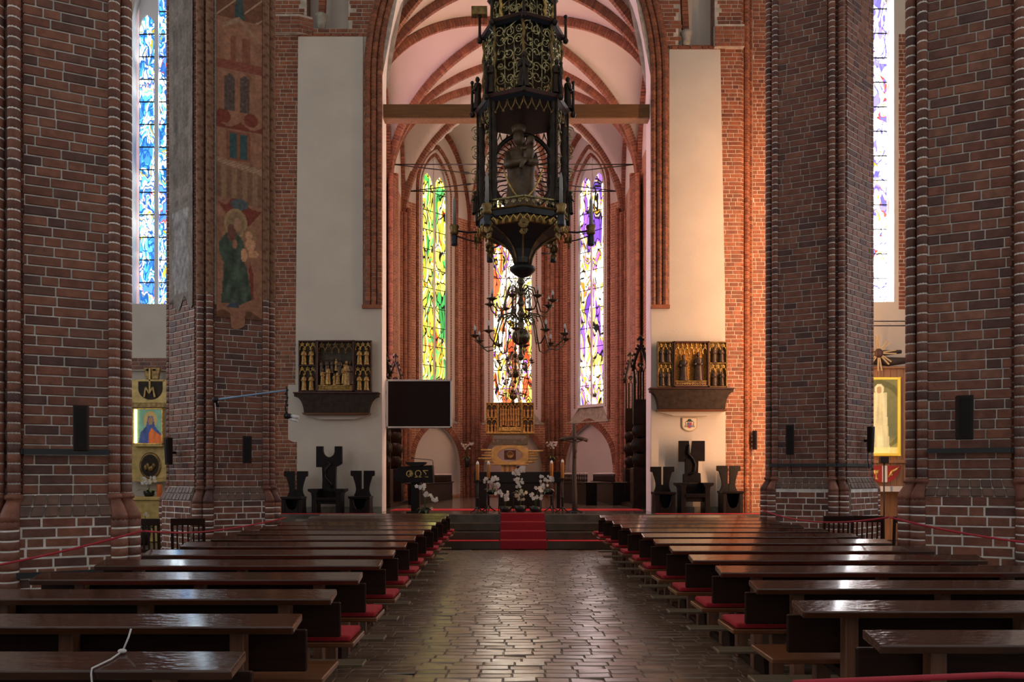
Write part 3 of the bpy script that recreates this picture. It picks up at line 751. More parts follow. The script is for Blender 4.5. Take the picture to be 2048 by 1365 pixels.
def glaze(idx, fr, hole, k, lights, mat, label, zb, zs_side, ztop, rowh, root_mat='reveal', lead=True):
    """stone mullions, iron bars and leaded panes of a window; lights: list of (u0,u1,extra height)"""
    mb = MB(); us = sorted(set([l[0] for l in lights] + [l[1] for l in lights]))
    gaps = [(a[1], b[0]) for a, b in zip(lights, lights[1:])]
    for a, b in gaps: mb.obox(fr.P(a, k - .06, zb), fr.t, fr.n, UP, b - a, .14, hole.zt((a + b) / 2) - zb)
    mb.obox(fr.P(hole.c - hole.w, k - .06, zb - .12), fr.t, fr.n, UP, 2 * hole.w, .2, .12)
    win = struct('window_%d' % idx, mb, M[root_mat], label)
    # stone field behind the light heads
    tr = MB()
    lh = [Hole((a + b) / 2, (b - a) / 2, zb, min(zs_side + ex, 99), (b - a)) for a, b, ex in lights]
    back = Hole(hole.c, hole.w, zb, hole.zs, hole.R)
    for a, b, ex in lights:
        m = 8; H = Hole((a + b) / 2, (b - a) / 2, zb, zs_side + ex, (b - a))
        for i in range(m):
            ua, ub = a + (b - a) * i / m, a + (b - a) * (i + 1) / m
            ta, tb = max(hole.zt(ua), H.zt(ua)), max(hole.zt(ub), H.zt(ub))
            tr.face([fr.P(ua, k + .03, H.zt(ua)), fr.P(ub, k + .03, H.zt(ub)), fr.P(ub, k + .03, tb), fr.P(ua, k + .03, ta)])
    part('window_head', tr, M[root_mat], win)
    bars = MB()
    for a, b, ex in lights:
        H = Hole((a + b) / 2, (b - a) / 2, zb, zs_side + ex, (b - a)); z = zb; apex = H.zt(H.c)
        while z < apex - .05:
            z2 = min(z + rowh, apex); m = 6; pm = MB()
            if z2 <= H.zs: poly = [(a, z), (b, z), (b, z2), (a, z2)]
            else:
                lo = [(a + (b - a) * i / m) for i in range(m + 1)]
                lo = [u for u in lo if H.zt(u) > z + 1e-3]
                if len(lo) < 2: break
                poly = [(lo[0], z), (lo[-1], z)] + [(u, max(min(H.zt(u), z2), z + .002)) for u in reversed(lo)]
            pm.face([fr.P(u, k, zz) for u, zz in poly], [(u, zz) for u, zz in poly])
            pm.face([fr.P(u, k - .012, zz) for u, zz in reversed(poly)], [(u, zz) for u, zz in reversed(poly)])
            part('pane', pm, M[mat], win)
            if z > zb: bars.obox(fr.P(a, k + .004, z - .014), fr.t, fr.n, UP, b - a, .02, .028)
            z += rowh
    part('window_bars', bars, M['iron'], win)
    return win

side_L = (2 * HS)
roots = {}
for key, nm, A_, B_, lab in (('l0', 'wall_left', (XL, 19.2), (XL, YC - HS), 'left'), ('r0', 'wall_right', (XR, YC - HS), (XR, 19.2), 'right')):
    cu = .9 if key == 'l0' else -.9
    sw = Hole(cu, 1.2, 4.2, 12.0, 2.4); roots[key] = wall_run(nm, A_, B_, [], lab + ' brick side wall of the chancel', sw)  # side windows hidden by the arch, added to brighten the apse
    mb = MB(); reveal(mb, roots[key][1], sw.outline(8), 0, -.5); part('window_splay', mb, M['vault'], roots[key][0])
    glaze(12 if key == 'l0' else 13, roots[key][1], sw, -.45, [(cu - 1.1, cu - .42, 0), (cu - .34, cu + .34, .3), (cu + .42, cu + 1.1, 0)], 'glass_chancel_' + lab, 'unseen window added for light in the %s chancel wall' % lab, 4.25, 12.0, 14, .8)
wi = 1
for key, a, b, nm, glass, lab in (('l1', corn[5], corn[4], 'wall_left_bay', None, None), ('l2', corn[4], corn[3], 'wall_apse_left', 'glass_left', 'tall yellow and green stained glass window of the apse'),
        ('c', corn[3], corn[2], 'wall_apse', 'glass_mid', 'tall orange and white stained glass window behind the high altar'),
        ('r2', corn[2], corn[1], 'wall_apse_right', 'glass_right', 'tall purple and orange stained glass window of the apse'), ('r1', corn[1], corn[0], 'wall_right_bay', None, None)):
    wd = 1.30 if key == 'c' else 1.04
    win = Hole(0, wd, 3.75, 13.0, wd * 2.23) if glass else None
    nic = Hole(0, 1.22, PZ + .12, 2.05, 1.75)
    root, fr = wall_run(nm, a, b, [], nm.replace('_', ' ') + ' with blind niche', win, nic)
    flip = fr.t.dot(V3((1, 0, 0))) < 0 if abs(fr.t.x) > .1 else False
    if glass:
        k1, k2 = wd * .785, wd * .645
        out = win.outline(10); mid = Hole(0, k1, 4.35, 13.0, k1 * 2.5); inn = Hole(0, k2, 4.5, 13.0, k2 * 2.74)
        mb = MB(); reveal(mb, fr, out, 0, -.14, [(u * k1 / wd, z) for u, z in mid.outline(10)], sill=False)
        reveal(mb, fr, mid.outline(10), -.14, -.28, inn.outline(10), sill=False); part('window_splay', mb, M['vault'], root)
        mb = MB(); mb.face([fr.P(-wd, 0.05, 3.75), fr.P(wd, 0.05, 3.75), fr.P(k2 + .06, -.28, 4.5), fr.P(-k2 - .06, -.28, 4.5)]); part('sloped_sill', mb, M['stone'], root)
        for kk, hh, r in ((.0, Hole(0, wd * .98, 3.85, 13.0, wd * 2.19), .075), (-.14, mid, .07)):
            o = hh.outline(14); mb = MB(); mb.voussoirs(resample([fr.P(u, kk, z) for u, z in o], .1), circ(r, 8), fr.n, .016); part('jamb_roll', mb, M['rib'], root, kind='stuff')
        ls = [(-.80, -.30, 0), (-.24, .24, .55), (.30, .80, 0)] if key == 'c' else [(-.62, -.04, 0), (.04, .62, 0)]
        glaze(wi, fr, inn, -.26, ls, glass, lab, 4.5, 13.05 if key == 'c' else 13.3, 15, .78); wi += 1
# shafts at the corners
for (x, y) in corn + [(XL, T1), (XR, T1)]:
    d = (V3((AX, YC, 0)) - V3((x, y, 0))).normalized() if y > 22 else V3((1 if x < AX else -1, 0, 0)); sd = V3((-d.y, d.x, 0))
    mb = MB(); co = MB()
    for k, off in ((.30, 0), (.23, .17), (.23, -.17), (.13, .31), (.13, -.31), (.02, .43), (.02, -.43)):
        p = V3((x, y, 0)) + d * k + sd * off; r = .095
        mb.voussoirs(resample([p + UP * PZ, p + UP * (Z_SP + (.3 if off == 0 else .1))], .1), circ(r, 8), d, .014)
        co.lathe([(r * .85, 0), (r * .85, Z_SP - PZ)], p + UP * PZ, 8)
    pw = bpy.data.objects['wall_apse'] if y > YC + HS + .1 else bpy.data.objects['wall_left_bay' if x < AX else 'wall_right_bay'] if y > 22 else roots['l0' if x < AX else 'r0'][0]
    part('corner_shafts', mb, M['rib'], pw, kind='stuff')
    part('shaft_mortar', co, M['mortar_dark'], pw)

# ---- aisle end walls with windows, outer walls
frL = Frame((0, 19.3, 0), (1, 0, 0), (0, -1, 0))
wl = Hole(-8.61, 1.06, 6.05, 13.3, 2.2); wr = Hole(8.94, 1.02, 6.1, 14.5, 2.1)
mb = MB(); wall_faces(mb, frL, -13.5, -5.9, 0, 16, [wl]); wL = struct('wall_left_end', mb, M['plaster'], 'plastered end wall of the aisle with the icon altar')
mb = MB(); reveal(mb, frL, wl.outline(8), 0, -.4); part('window_reveal', mb, M['vault'], wL)
mb = MB(); wall_faces(mb, frL, 6.9, 13.5, 0, 16, [wr]); wR = struct('wall_right_end', mb, M['plaster'], 'plastered end wall of the aisle with the star altar')
mb = MB(); reveal(mb, frL, wr.outline(8), 0, -.4); part('window_reveal', mb, M['vault'], wR)
bk = MB(); lay(bk, frL, 10.08, 10.6, 5.9, 13); part('bricks', bk, M['brick_orange'], wR, kind='stuff')
glaze(4, frL, wl, -.30, [(-9.60, -9.18, 0), (-9.08, -8.66, .8), (-8.56, -8.14, .8), (-8.04, -7.62, 0)], 'glass_blue', 'blue and white stained glass window above the icon altar', 6.08, 13.3, 15, .59)
glaze(5, frL, wr, -.30, [(8.0, 8.60, 0), (8.66, 9.26, .5), (9.32, 9.92, 0)], 'glass_white', 'white and red stained glass window above the star altar', 6.14, 13.9, 15.5, .64)
bk = MB(); lay(bk, Frame((0, 19.18, 0), (1, 0, 0), (0, -1, 0)), -10.4, -7.6, zat(740, 19.2), zat(716, 19.2)); part('cornice_bricks', bk, M['brick'], wL, kind='stuff')
mb = MB(); mb.box(-10.4, -7.6, 19.185, 19.3, zat(742, 19.2), zat(716, 19.2)); part('cornice', mb, M['mortar_dark'], wL)
for s, nm in ((-1, 'left'), (1, 'right')):
    fr = Frame((13.2 * s, 10, 0), (0, 1, 0), (-s, 0, 0))
    hs = [Hole(u, 1.2, 3.0, 9.5, 2.4) for u in (-8.5, -2.5, 3.5)]
    mb = MB(); wall_faces(mb, fr, -13, 9.4, 0, 16, hs); w = struct('wall_%s_outer' % nm, mb, M['plaster'], 'outer aisle wall')
    mb = MB()
    for h in hs: reveal(mb, fr, h.outline(6), 0, -.4)
    part('window_reveal', mb, M['vault'], w)
    for i, h in enumerate(hs): glaze((6 if s < 0 else 9) + i, fr, h, -.3, [(h.c - 1.1, h.c - .05, 0), (h.c + .05, h.c + 1.1, 0)], 'glass_nave', 'pale leaded window of the outer aisle wall', 3.05, 9.3, 12, 1.1)

# ================================================================== FURNISHINGS
# ---- pews
def make_pew(xi, xo):
    """xi: x of the end at the central aisle, xo: x of the other end; y=0 is the far edge of the book ledge"""
    s = 1 if xi > xo else -1; a, b = min(xi, xo), max(xi, xo)
    root = link('pew', None)
    m = MB(); m.prism([(0, .87), (-.19, .831), (-.181, .787), (.0, .826)], 'x', a, b); part('book_ledge', m, M['pew'], root, bevel=.008, seg=2)
    m = MB(); m.box(a - .02, b + .02, .0, .035, .54, .775); part('backrest', m, M['pew_under'], root, bevel=.006)
    xs = xi + s * .10
    m = MB(); m.box(min(xs, xo), max(xs, xo), .05, .46, .455, .49); part('seat', m, M['seatwood'], root, bevel=.006)
    m = MB(); m.box(min(xi + s * .06, xo), max(xi + s * .06, xo), -.33, -.16, .185, .21); part('kneeler', m, M['kneeler'], root, bevel=.005)
    n = 3; L = b - a
    for i in range(n):
        x = xi - s * (.34 + i * (L - .68) / (n - 1))
        m = MB(); m.box(x - .04, x + .04, -.09, -.005, 0, .805); part('post', m, M['postwood'], root, bevel=.006)
        m = MB(); m.box(x - .05, x + .05, .33, .40, 0, .455); part('leg', m, M['postwood'], root, bevel=.006)
        m = MB(); m.prism([(-.34, .0), (.40, .0), (.40, .05), (-.02, .06), (-.20, .185), (-.30, .185)], 'x', x - .03, x + .03); part('foot_brace', m, M['pew_under'], root, bevel=.004)
        m = MB(); m.bar((x, -.05, .40), (x, .40, .43), .05, .05); part('seat_bearer', m, M['pew_under'], root)
    return root, xs
def cushion_mesh(x0, x1):
    m = MB(); m.box(x0, x1, .07, .45, .491, .535); return m.mesh('seat_cushion', M['cushion'], .018, 3)
pl_, xsl = make_pew(-1.153, -3.72); pr_, xsr = make_pew(1.78, 4.60)
for sidename, proto, xs, xo, d0, pitch, nrow, where in (('l', pl_, xsl, -3.72, 3.32, .90, 14, 'lectern'), ('r', pr_, xsr, 4.60, 3.78, .89, 13, 'crucifix')):
    index_children(proto); s = 1 if sidename == 'l' else -1
    full = cushion_mesh(min(xs - s * .02, xo + s * .1), max(xs - s * .02, xo + s * .1))
    for i in range(nrow):
        o = proto if i == 0 else copy_tree(proto)
        o.location = (RND.uniform(-.012, .012), d0 + pitch * i, 0); r = ORD[nrow - 1 - i]
        tag(o, 'dark varnished pew, %s side of the aisle, %s row from the altar steps' % (where, r), 'pew', 'church pews')
        if i >= 2:
            c = link('seat_cushion', full, None, (o.location.x + RND.uniform(-.03, .01) * s, d0 + pitch * i, 0))
            tag(c, 'long red felt seat cushion on the %s side, %s pew from the altar steps' % (where, r), 'cushion', 'red seat cushions')
# string tied round the last pew ledge
m = MB(); y = 3.32; x = -1.70
m.tube([(x + .01, y - .02, .875), (x + .0, y - .10, .857), (x - .035, y - .185, .84), (x - .03, y - .20, .82), (x - .01, y - .197, .60), (x, y - .197, .30)], .004, 6)
m.tube([(x + .01, y - .02, .875), (x + .025, y + .0, .93), (x + .03, y + .012, .965)], .004, 6)
m.ball((x + .012, y - .03, .876), .02, .014, .01)
tag(part('tied_string', m, M['string'], None), 'thin white string knotted over the book ledge of the rearmost pew', 'string')

# ---- cords along the pillars
def cord(label, pts, sag):
    L = []
    for (a, b), sg in zip(zip(pts, pts[1:]), sag):
        a, b = V3(a), V3(b)
        L += [a.lerp(b, i / 12) - UP * (sg * 4 * (i / 12) * (1 - i / 12)) for i in range(12)]
    L.append(V3(pts[-1])); m = MB(); m.tube(L, .012, 6)
    return tag(part('barrier_cord', m, M['rope'], None), label, 'cord', None)
cord('red cord sagging from the aisle pillar past the wall painting pillar', [at(-40, 1138, 6.9), at(285, 1062, 7.62)], [.02])
cord('red cord stretched between the two pillars in front of dark chairs', [at(288, 1063, 7.9), at(420, 1063, 10.8), at(572, 1036, 12.55)], [.02, .02])
cord('red cord sagging between the pillar by the warm lit wall and its neighbour', [at(1525, 1021, 12.5), at(1778, 1035, 8.1)], [.12])
cord('red cord running along the dark pillar towards the entrance', [at(1782, 1036, 8.05), at(2090, 1090, 6.9)], [.03])
cord('thick red cord hanging across the rear pew on the crucifix side', [V3((1.05, 2.75, .885)), V3((1.8, 2.75, .915)), V3((3.4, 2.75, .95))], [.0, .02])

# ---- small helpers for carved work
def figurine(h, mat, name='carved_figure', n=10, fold=7):
    m = MB(); prof = [(.17, 0), (.16, .05), (.135, .3), (.12, .5), (.145, .68), (.13, .76), (.05, .80), (.045, .83)]
    vs = []
    for r, z in prof:
        for k in range(n):
            a = 2 * pi * k / n; q = r * (1 + .10 * sin(fold * a) * (1 - z))
            vs.append((q * cos(a) * h, q * sin(a) * .8 * h, z * h))
    fs = [(i * n + k, i * n + (k + 1) % n, (i + 1) * n + (k + 1) % n, (i + 1) * n + k) for i in range(len(prof) - 1) for k in range(n)]
    m.add(vs, fs, True); m.ball((0, -.005 * h, .9 * h), .065 * h, .07 * h, .09 * h, 8, 6)
    for sx in (-1, 1): m.tube([(sx * .12 * h, 0, .70 * h), (sx * .15 * h, -.06 * h, .55 * h), (sx * .04 * h, -.15 * h, .56 * h)], [.04 * h, .038 * h, .03 * h], 6)
    return m.mesh(name, mat)
FIG = {}
def fig(mat, h, parent, loc, rz=0, sc=1.0):
    key = (mat, round(h, 2))
    if key not in FIG: FIG[key] = figurine(h, M[mat])
    o = link('carved_figure', FIG[key], parent, loc, rz); return o
def scroll(m, c, t, u, r, turns=1.3, w=.012, flip=1, n=14):
    L = []
    for i in range(n + 1):
        f = i / n; a = turns * 2 * pi * f; q = r * (1 - .75 * f)
        L.append(V3(c) + t * (flip * q * cos(a)) + u * (q * sin(a)))
    m.tube(L, w, 5, cap=False)
def canopy(m, x0, x1, y, z0, z1, n, t=.012):
    w = (x1 - x0) / n
    for i in range(n):
        c = x0 + w * (i + .5)
        L = [(c - w * .48 + 0, y, z0), (c - w * .40, y, z0 + (z1 - z0) * .35), (c, y - .015, z0 + (z1 - z0) * .75), (c + w * .40, y, z0 + (z1 - z0) * .35), (c + w * .48, y, z0)]
        m.tube(L, t, 5)
        m.tube([(c, y - .015, z0 + (z1 - z0) * .7), (c, y - .02, z1)], [t * 1.4, t * .5], 5)
        m.ball((c - w * .48, y, z0), t * 1.9, n=6, m=4); m.ball((c, y - .02, z0 + (z1 - z0) * .52), t * 1.7, n=6, m=4)
        scroll(m, (c - w * .2, y, z0 + (z1 - z0) * .72), V3((1, 0, 0)), UP, w * .16, 1, t * .7); scroll(m, (c + w * .2, y, z0 + (z1 - z0) * .72), V3((-1, 0, 0)), UP, w * .16, 1, t * .7)
def box_frame(m, x0, x1, y0, y1, z0, z1, w):
    m.box(x0, x1, y0, y1, z1 - w, z1); m.box(x0, x1, y0, y1, z0, z0 + w); m.box(x0, x0 + w, y0, y1, z0, z1); m.box(x1 - w, x1, y0, y1, z0, z1)

# ---- winged altarpieces on the panels
def shrine(label, pxs, pys, d, ground, figs, center):
    x0, xa, xb, x1 = [xat(p, d) for p in pxs]; zt, zm, zb = [zat(p, d) for p in pys]; Y = d
    root = thing('winged_altarpiece', label, 'altarpiece', ((x0 + x1) / 2, Y, zb)); ox, oy, oz = root.location
    X = lambda v: v - ox; Z = lambda v: v - oz
    m = MB(); box_frame(m, X(xa), X(xb), -.16, .0, 0, Z(zt), .035); m.box(X(xa), X(xb), -.01, 0, 0, Z(zt)); part('shrine_case', m, M['shrine'], root, bevel=.005)
    m = MB(); m.box(X(xa) + .035, X(xb) - .035, -.035, -.012, .16, Z(zt) - .035); part('shrine_ground', m, M[ground], root)
    m = MB(); m.box(X(xa) + .035, X(xb) - .035, -.13, -.012, .035, .15); part('base_board', m, M['gold_dark' if ground == 'shrine_back' else 'shrine'], root, bevel=.008)
    m = MB(); m.box(X(xa) + .035, X(xb) - .035, -.14, -.125, .138, .155); m.box(X(xa) + .035, X(xb) - .035, -.14, -.125, .03, .045)
    for i in range(12):
        c = X(xa) + .09 + (xb - xa - .18) * i / 11; scroll(m, (c, -.135, .09), V3((1, 0, 0)), UP, .03, 1.2, .006)
    part('gilt_fillet', m, M['gold'], root)
    m = MB(); canopy(m, X(xa) + .04, X(xb) - .04, -.12, Z(zt) - .30, Z(zt) - .04, 5 if ground == 'shrine_back' else 7); part('canopy', m, M['gold' if ground != 'shrine_back' else 'gold_dark'], root)
    for (wx0, wx1, sg) in ((x0, xa, -1), (xb, x1, 1)):
        wm = MB(); yo = -.06
        box_frame(wm, X(wx0) + .005, X(wx1) - .005, -.12, -.02, 0, Z(zt), .028); wm.box(X(wx0), X(wx1), -.12, -.02, Z(zm) - .015, Z(zm) + .015)
        wing = part('wing', wm, M['shrine' if ground == 'shrine_back' else 'gold_dark'], root, bevel=.004)
        gm = MB(); gm.box(X(wx0) + .03, X(wx1) - .03, -.04, -.02, .03, Z(zt) - .03); part('wing_ground', gm, M['shrine_back' if ground == 'shrine_back' else 'gold_dark'], wing)
        cm = MB()
        for zz0, zz1 in ((.03, Z(zm) - .015), (Z(zm) + .015, Z(zt) - .03)): canopy(cm, X(wx0) + .03, X(wx1) - .03, -.10, zz1 - .19, zz1 - .01, 3, .010)
        part('wing_canopy', cm, M['gold'], wing)
        hh = (Z(zm)) * .66
        for zz in (.035, Z(zm) + .02):
            for fx in (.3, .7):
                fig(figs, hh, wing, (X(wx0) + (wx1 - wx0) * fx, -.095, zz), RND.uniform(-.5, .5))
    for (fx, fz, hh, mt) in center:
        fig(mt, hh, root, (X(xa) + (xb - xa) * fx, -.09 - .02 * (1 - fz), .155 + fz), RND.uniform(-.6, .6))
    return root
DP = 18.52
cent = [(.16, .0, .42, 'figure'), (.30, .02, .50, 'figure'), (.27, .28, .40, 'figure_dark'), (.40, .3, .36, 'figure_dark'), (.47, .0, .30, 'figure'), (.57, .02, .38, 'figure'), (.62, .25, .42, 'figure_dark'), (.74, .03, .50, 'figure'), (.80, .0, .62, 'figure'), (.90, .02, .58, 'figure_dark'), (.12, .3, .34, 'figure_dark'), (.52, .36, .3, 'figure')]
shrine('carved winged altarpiece crowded with gilded figures on the grey plaster panel', (599, 636, 710, 745), (683, 733, 785), DP, 'shrine_back', 'figure', cent)
shrine('winged altarpiece with two dark saints on a bright gold ground', (1313, 1345, 1415, 1452), (685, 728, 776), DP, 'shrine_gold', 'figure_dark', [(.28, .0, .66, 'figure_dark'), (.70, .0, .72, 'figure_dark')])
def predella(label, pxa, pxb, pya, pyb, inset):
    d = 18.40; xa, xb = xat(pxa, d), xat(pxb, d); za, zb = zat(pya, d), zat(pyb, d); w = xb - xa; h = za - zb
    root = thing('altar_shelf', label, 'shelf', ((xa + xb) / 2, 18.57, zb)); W2_ = w / 2
    poly = [(-W2_, h), (-W2_, h - .07)] + [(-W2_ + inset * sin(i / 8 * pi / 2), .04 + (h - .11) * cos(i / 8 * pi / 2) if i < 8 else .04) for i in range(1, 9)]
    poly = poly + [(-p, q) for p, q in reversed(poly)]
    m = MB(); m.prism(poly, 'y', -.22, 0); part('predella_body', m, M['predella'], root, bevel=.006)
    m = MB(); m.box(-W2_ - .02, W2_ + .02, -.25, 0, h, h + .035); part('top_board', m, M['shrine'], root, bevel=.006)
    m = MB(); m.prism([(-W2_ + inset - .04, .04), (W2_ - inset + .04, .04), (W2_ - inset, -.01), (-W2_ + inset, -.01)], 'y', -.26, 0); part('bottom_board', m, M['seatwood'], root, bevel=.005)
    m = MB(); m.prism([(-W2_ + inset, -.01), (W2_ - inset, -.01), (W2_ * .4, -.11), (-W2_ * .4, -.11)], 'y', -.12, 0); part('bracket', m, M['plaster'], root, label='plaster bracket')
predella('dark curved shelf below the altarpiece crowded with gilded figures', 589, 757, 788, 830, .24)
predella('dark curved shelf above the coat of arms shield', 1300, 1466, 779, 823, .20)

# ---- coat of arms shield
d = 18.55; cx = xat(1379, d); z1 = zat(836, d); z0 = zat(863, d); w = .19
root = thing('heraldic_shield', 'cream shield with bishop coat of arms on the plaster wall', 'shield', (cx, 18.57, z0)); h = z1 - z0
def shp(wd, hh, zc): return [(-wd, zc + hh / 2), (-wd, zc - hh * .1)] + [(-wd * cos(a * pi / 12), zc - hh * .1 - hh * .4 * sin(a * pi / 12)) for a in range(1, 12)] + [(wd, zc - hh * .1), (wd, zc + hh / 2)]
m = MB(); m.prism(shp(w, h, h / 2), 'y', -.03, 0); part('shield_board', m, plain('gilt edge', (.42, .30, .14), .5), root)
m = MB(); m.prism(shp(w * .90, h * .92, h / 2), 'y', -.034, -.03); part('shield_field', m, plain('cream field', (.72, .63, .48), .6), root)
m = MB(); m.prism(shp(.052, .14, .145), 'y', -.040, -.034); part('arms', m, plain('red arms', (.45, .05, .05), .5), root)
m = MB(); m.box(-.05, 0, -.043, -.040, .145, .205); m.box(0, .045, -.043, -.040, .095, .145); part('arms_quarters', m, plain('blue quarters', (.10, .16, .42), .5), root)
m = MB(); m.lathe([(.005, .065), (.035, .06), (.045, .03), (.085, .012), (.085, 0)], (0, -.04, .235), 14, 1, .15)
m.tube([(-.08, -.037, .24), (-.105, -.037, .22), (-.10, -.037, .19)], .004, 5); m.tube([(.08, -.037, .24), (.105, -.037, .22), (.10, -.037, .19)], .004, 5)
for sx in (-1, 1):
    for r_ in range(3):
        for q in range(r_ + 1): m.prism([(sx * .09 + (q - r_ / 2) * .026 - .009, .168 - r_ * .032), (sx * .09 + (q - r_ / 2) * .026 + .009, .168 - r_ * .032), (sx * .09 + (q - r_ / 2) * .026, .192 - r_ * .032)], 'y', -.042, -.034)
part('hat_and_tassels', m, plain('dark green hat', (.02, .05, .03), .6), root)

# ---- black sculpted seats
def seat_poly(pxs, d, cx, pz=None): return [((p - cx) * d / FPX, zat(q, d) - PZ) for p, q in pxs]
def small_seat(label, cx, pytop, d):
    """cx: pixel column of the seat's middle, pytop: its top"""
    root = thing('sculpted_chair', label, 'chair', (xat(cx, d), d, PZ), 0, 'black sculpted sanctuary seats')
    H = zat(pytop, d) - PZ; w = .29
    def half(s):
        L = [(s * .025, H), (s * w, H), (s * w, H - .12), (s * (w - .06), H - .14)]
        L += [(s * (.145 + .09 * (1 - f) ** 2 + .05 * max(f - .55, 0) ** 2 * 6), H - .15 - .45 * f) for f in (.1, .25, .4, .55, .7, .85, 1.0)]
        L += [(s * .20, H - .66), (0, H - .66), (0, H - .44), (s * .025, H - .44)]
        return L
    for s in (-1, 1):
        m = MB(); p = half(s); m.prism(p if s < 0 else p[::-1], 'y', .06, .13); part('backrest_half', m, M['black'], root, bevel=.006)
    zz = H - .62; mid = [(-.24, 0), (-.24, zz * .55), (-.20, zz), (.20, zz), (.26, zz * .75), (.26, 0)]
    m = MB()
    for (x0, x1) in ((-.24, -.15), (.15, .24)): m.box(x0, x1, -.30, .13, 0, zz - .05)
    m.box(-.24, .24, .05, .13, 0, zz - .05); part('seat_base', m, M['black'], root, bevel=.008)
    bow = [(-.15, zz - .05), (-.13, zz * .55), (-.08, zz * .30), (0, zz * .22), (.08, zz * .30), (.13, zz * .55), (.15, zz - .05), (.15, 0), (-.15, 0)]
    m = MB(); m.prism(bow, 'y', -.30, -.22); part('bowed_apron', m, M['blackgloss'], root, bevel=.006)
    m = MB(); m.box(-.27, .25, -.32, .13, zz - .05, zz + .01); part('seat', m, M['blackgloss'], root, bevel=.008)
small_seat('black sculpted chair beside the wall painting pillar, under the crowded altarpiece', 590, 943, 18.1)
small_seat('black sculpted chair beside the chancel opening and lectern', 724, 942, 18.1)
small_seat('black sculpted chair beside the chancel opening and crucifix', 1326, 934, 18.2)
small_seat('black sculpted chair against the warm lit brick wall', 1459, 932, 18.2)
def throne(label, cx, d, style):
    root = thing('sculpted_throne', label, 'throne', (xat(cx, d), d, PZ)); k = d / FPX
    P = lambda L: [((p) * k, zat(q, d) - PZ) for p, q in L]
    if style == 'u':
        head = P([(-27, 893), (-13, 893), (-13, 902), (-11, 909), (-7, 913), (-2, 915), (3, 914), (8, 910), (10, 904), (10, 893), (25, 893), (25, 928), (20, 931), (12, 935), (-27, 935)])
        neck = P([(-15, 933), (13, 933), (12, 962), (12, 984), (-15, 984), (-14, 960)])
        carve = [P([(-4, 922)])[0], P([(2, 928)])[0], P([(-7, 940)])[0], P([(-9, 955)])[0], P([(2, 966)])[0], P([(6, 976)])[0]]
    else:
        head = P([(-26, 882), (-6, 882), (-4, 907), (-1, 907), (1, 882), (26, 882), (26, 923), (15, 923), (14, 919), (-12, 919), (-13, 924), (-26, 924)])
        neck = P([(-13, 918), (13, 918), (12, 946), (17, 947), (18, 967), (-17, 967), (-17, 949), (-13, 948)])
        carve = [P([(-7, 890)])[0], P([(-8, 908)])[0], P([(1, 918)])[0], P([(6, 930)])[0], P([(4, 945)])[0], P([(-6, 950)])[0]]
    m = MB(); m.prism(head, 'y', .05, .14); part('headboard', m, M['black'], root, bevel=.006)
    m = MB(); m.prism(neck, 'y', .03, .16); part('backrest', m, M['black'], root, bevel=.006)
    m = MB(); m.tube([(x, .03, z) for x, z in carve], [.03, .045, .05, .05, .055, .04], 8, flat=.7); part('carving', m, M['blackgloss'], root)
    za = zat(978 if style == 'u' else 966, d) - PZ
    for s in (-1, 1):
        m = MB(); q = [(s * .44, za), (s * .44, za - .05), (s * .36, za - .10), (s * .345, za - .2), (s * .345, 0), (s * .23, 0), (s * .23, za - .12), (s * .16, za)]
        m.prism(q if s < 0 else q[::-1], 'y', -.30, .14); part('arm_and_leg', m, M['black'], root, bevel=.008)
    m = MB(); m.box(-.24, .24, -.32, .12, za * .52, za * .64); part('seat', m, M['blackgloss'], root, bevel=.008)
    m = MB(); m.box(-.24, .24, -.24, -.16, za * .38, za * .52); part('apron', m, M['black'], root)
    m = MB(); m.box(-.24, .24, .04, .12, za * .64, za * .98); part('lumbar_board', m, M['black'], root)
    m = MB()
    for i in range(9): m.box(-.2 + i * .05 - .012, -.2 + i * .05 + .012, .02, .04, za * .66, za * .9)
    part('ribs', m, M['blackgloss'], root)
throne('black sculpted throne with U-shaped headboard under the crowded altarpiece', 658, 18.15, 'u')
throne('black sculpted throne with slotted winged headboard under the coat of arms', 1385, 18.2, 'w')

# ---- timber beam in the arch, tie rods
m = MB(); m.box(-3.1, 3.57, 18.75, 19.05, zat(240, 18.9), zat(214, 18.9)); b = tag(part('rood_beam', m, M['beam'], None, bevel=.012), 'long brown timber beam spanning the chancel arch', 'beam')
m2 = MB(); m2.box(-3.1, 3.57, 18.76, 19.04, zat(242.5, 18.9), zat(240, 18.9)); part('edge_strip', m2, M['wood'], b, label='paler wooden edge strip')
def rod(label, p, q, r=.018):
    m = MB(); p, q = V3(p), V3(q); m.tube([p, q], r, 6)
    root = tag(part('tie_rod', m, M['iron'], None), label, 'tie rod', 'iron tie rods of the chancel vault')
    c = p.lerp(q, .62); dd = (q - p).normalized(); k = MB(); k.tube([c - dd * .16, c - dd * .08, c + dd * .08, c + dd * .16], [r, r * 2.2, r * 2.2, r], 6); part('turnbuckle', k, M['iron'], root)
zt1 = zat(329, T2); zt2 = zat(383, YC + HS); zc_ = (zt1 + zt2) / 2
rod('straight iron tie rod crossing the chancel at the front of the apse', (XL + .2, T2, zt1), (XR - .2, T2, zt1)); rod('straight iron tie rod crossing the chancel at the apse windows', (XL + .2, YC + HS, zt2), (XR - .2, YC + HS, zt2))
names = ['near lectern-side', 'far lectern-side']
for nm, (x, y), z in (('front corner on the lectern side', corn[5], zt1), ('front corner on the crucifix side', corn[0], zt1), ('yellow window corner', corn[4], zt2), ('purple window corner', corn[1], zt2)):
    rod('slanting iron tie rod from the %s to the vault centre' % nm, (x + (.2 if x < AX else -.2), y, z), (AX + (x - AX) * .05, YC + (y - YC) * .05, zc_))

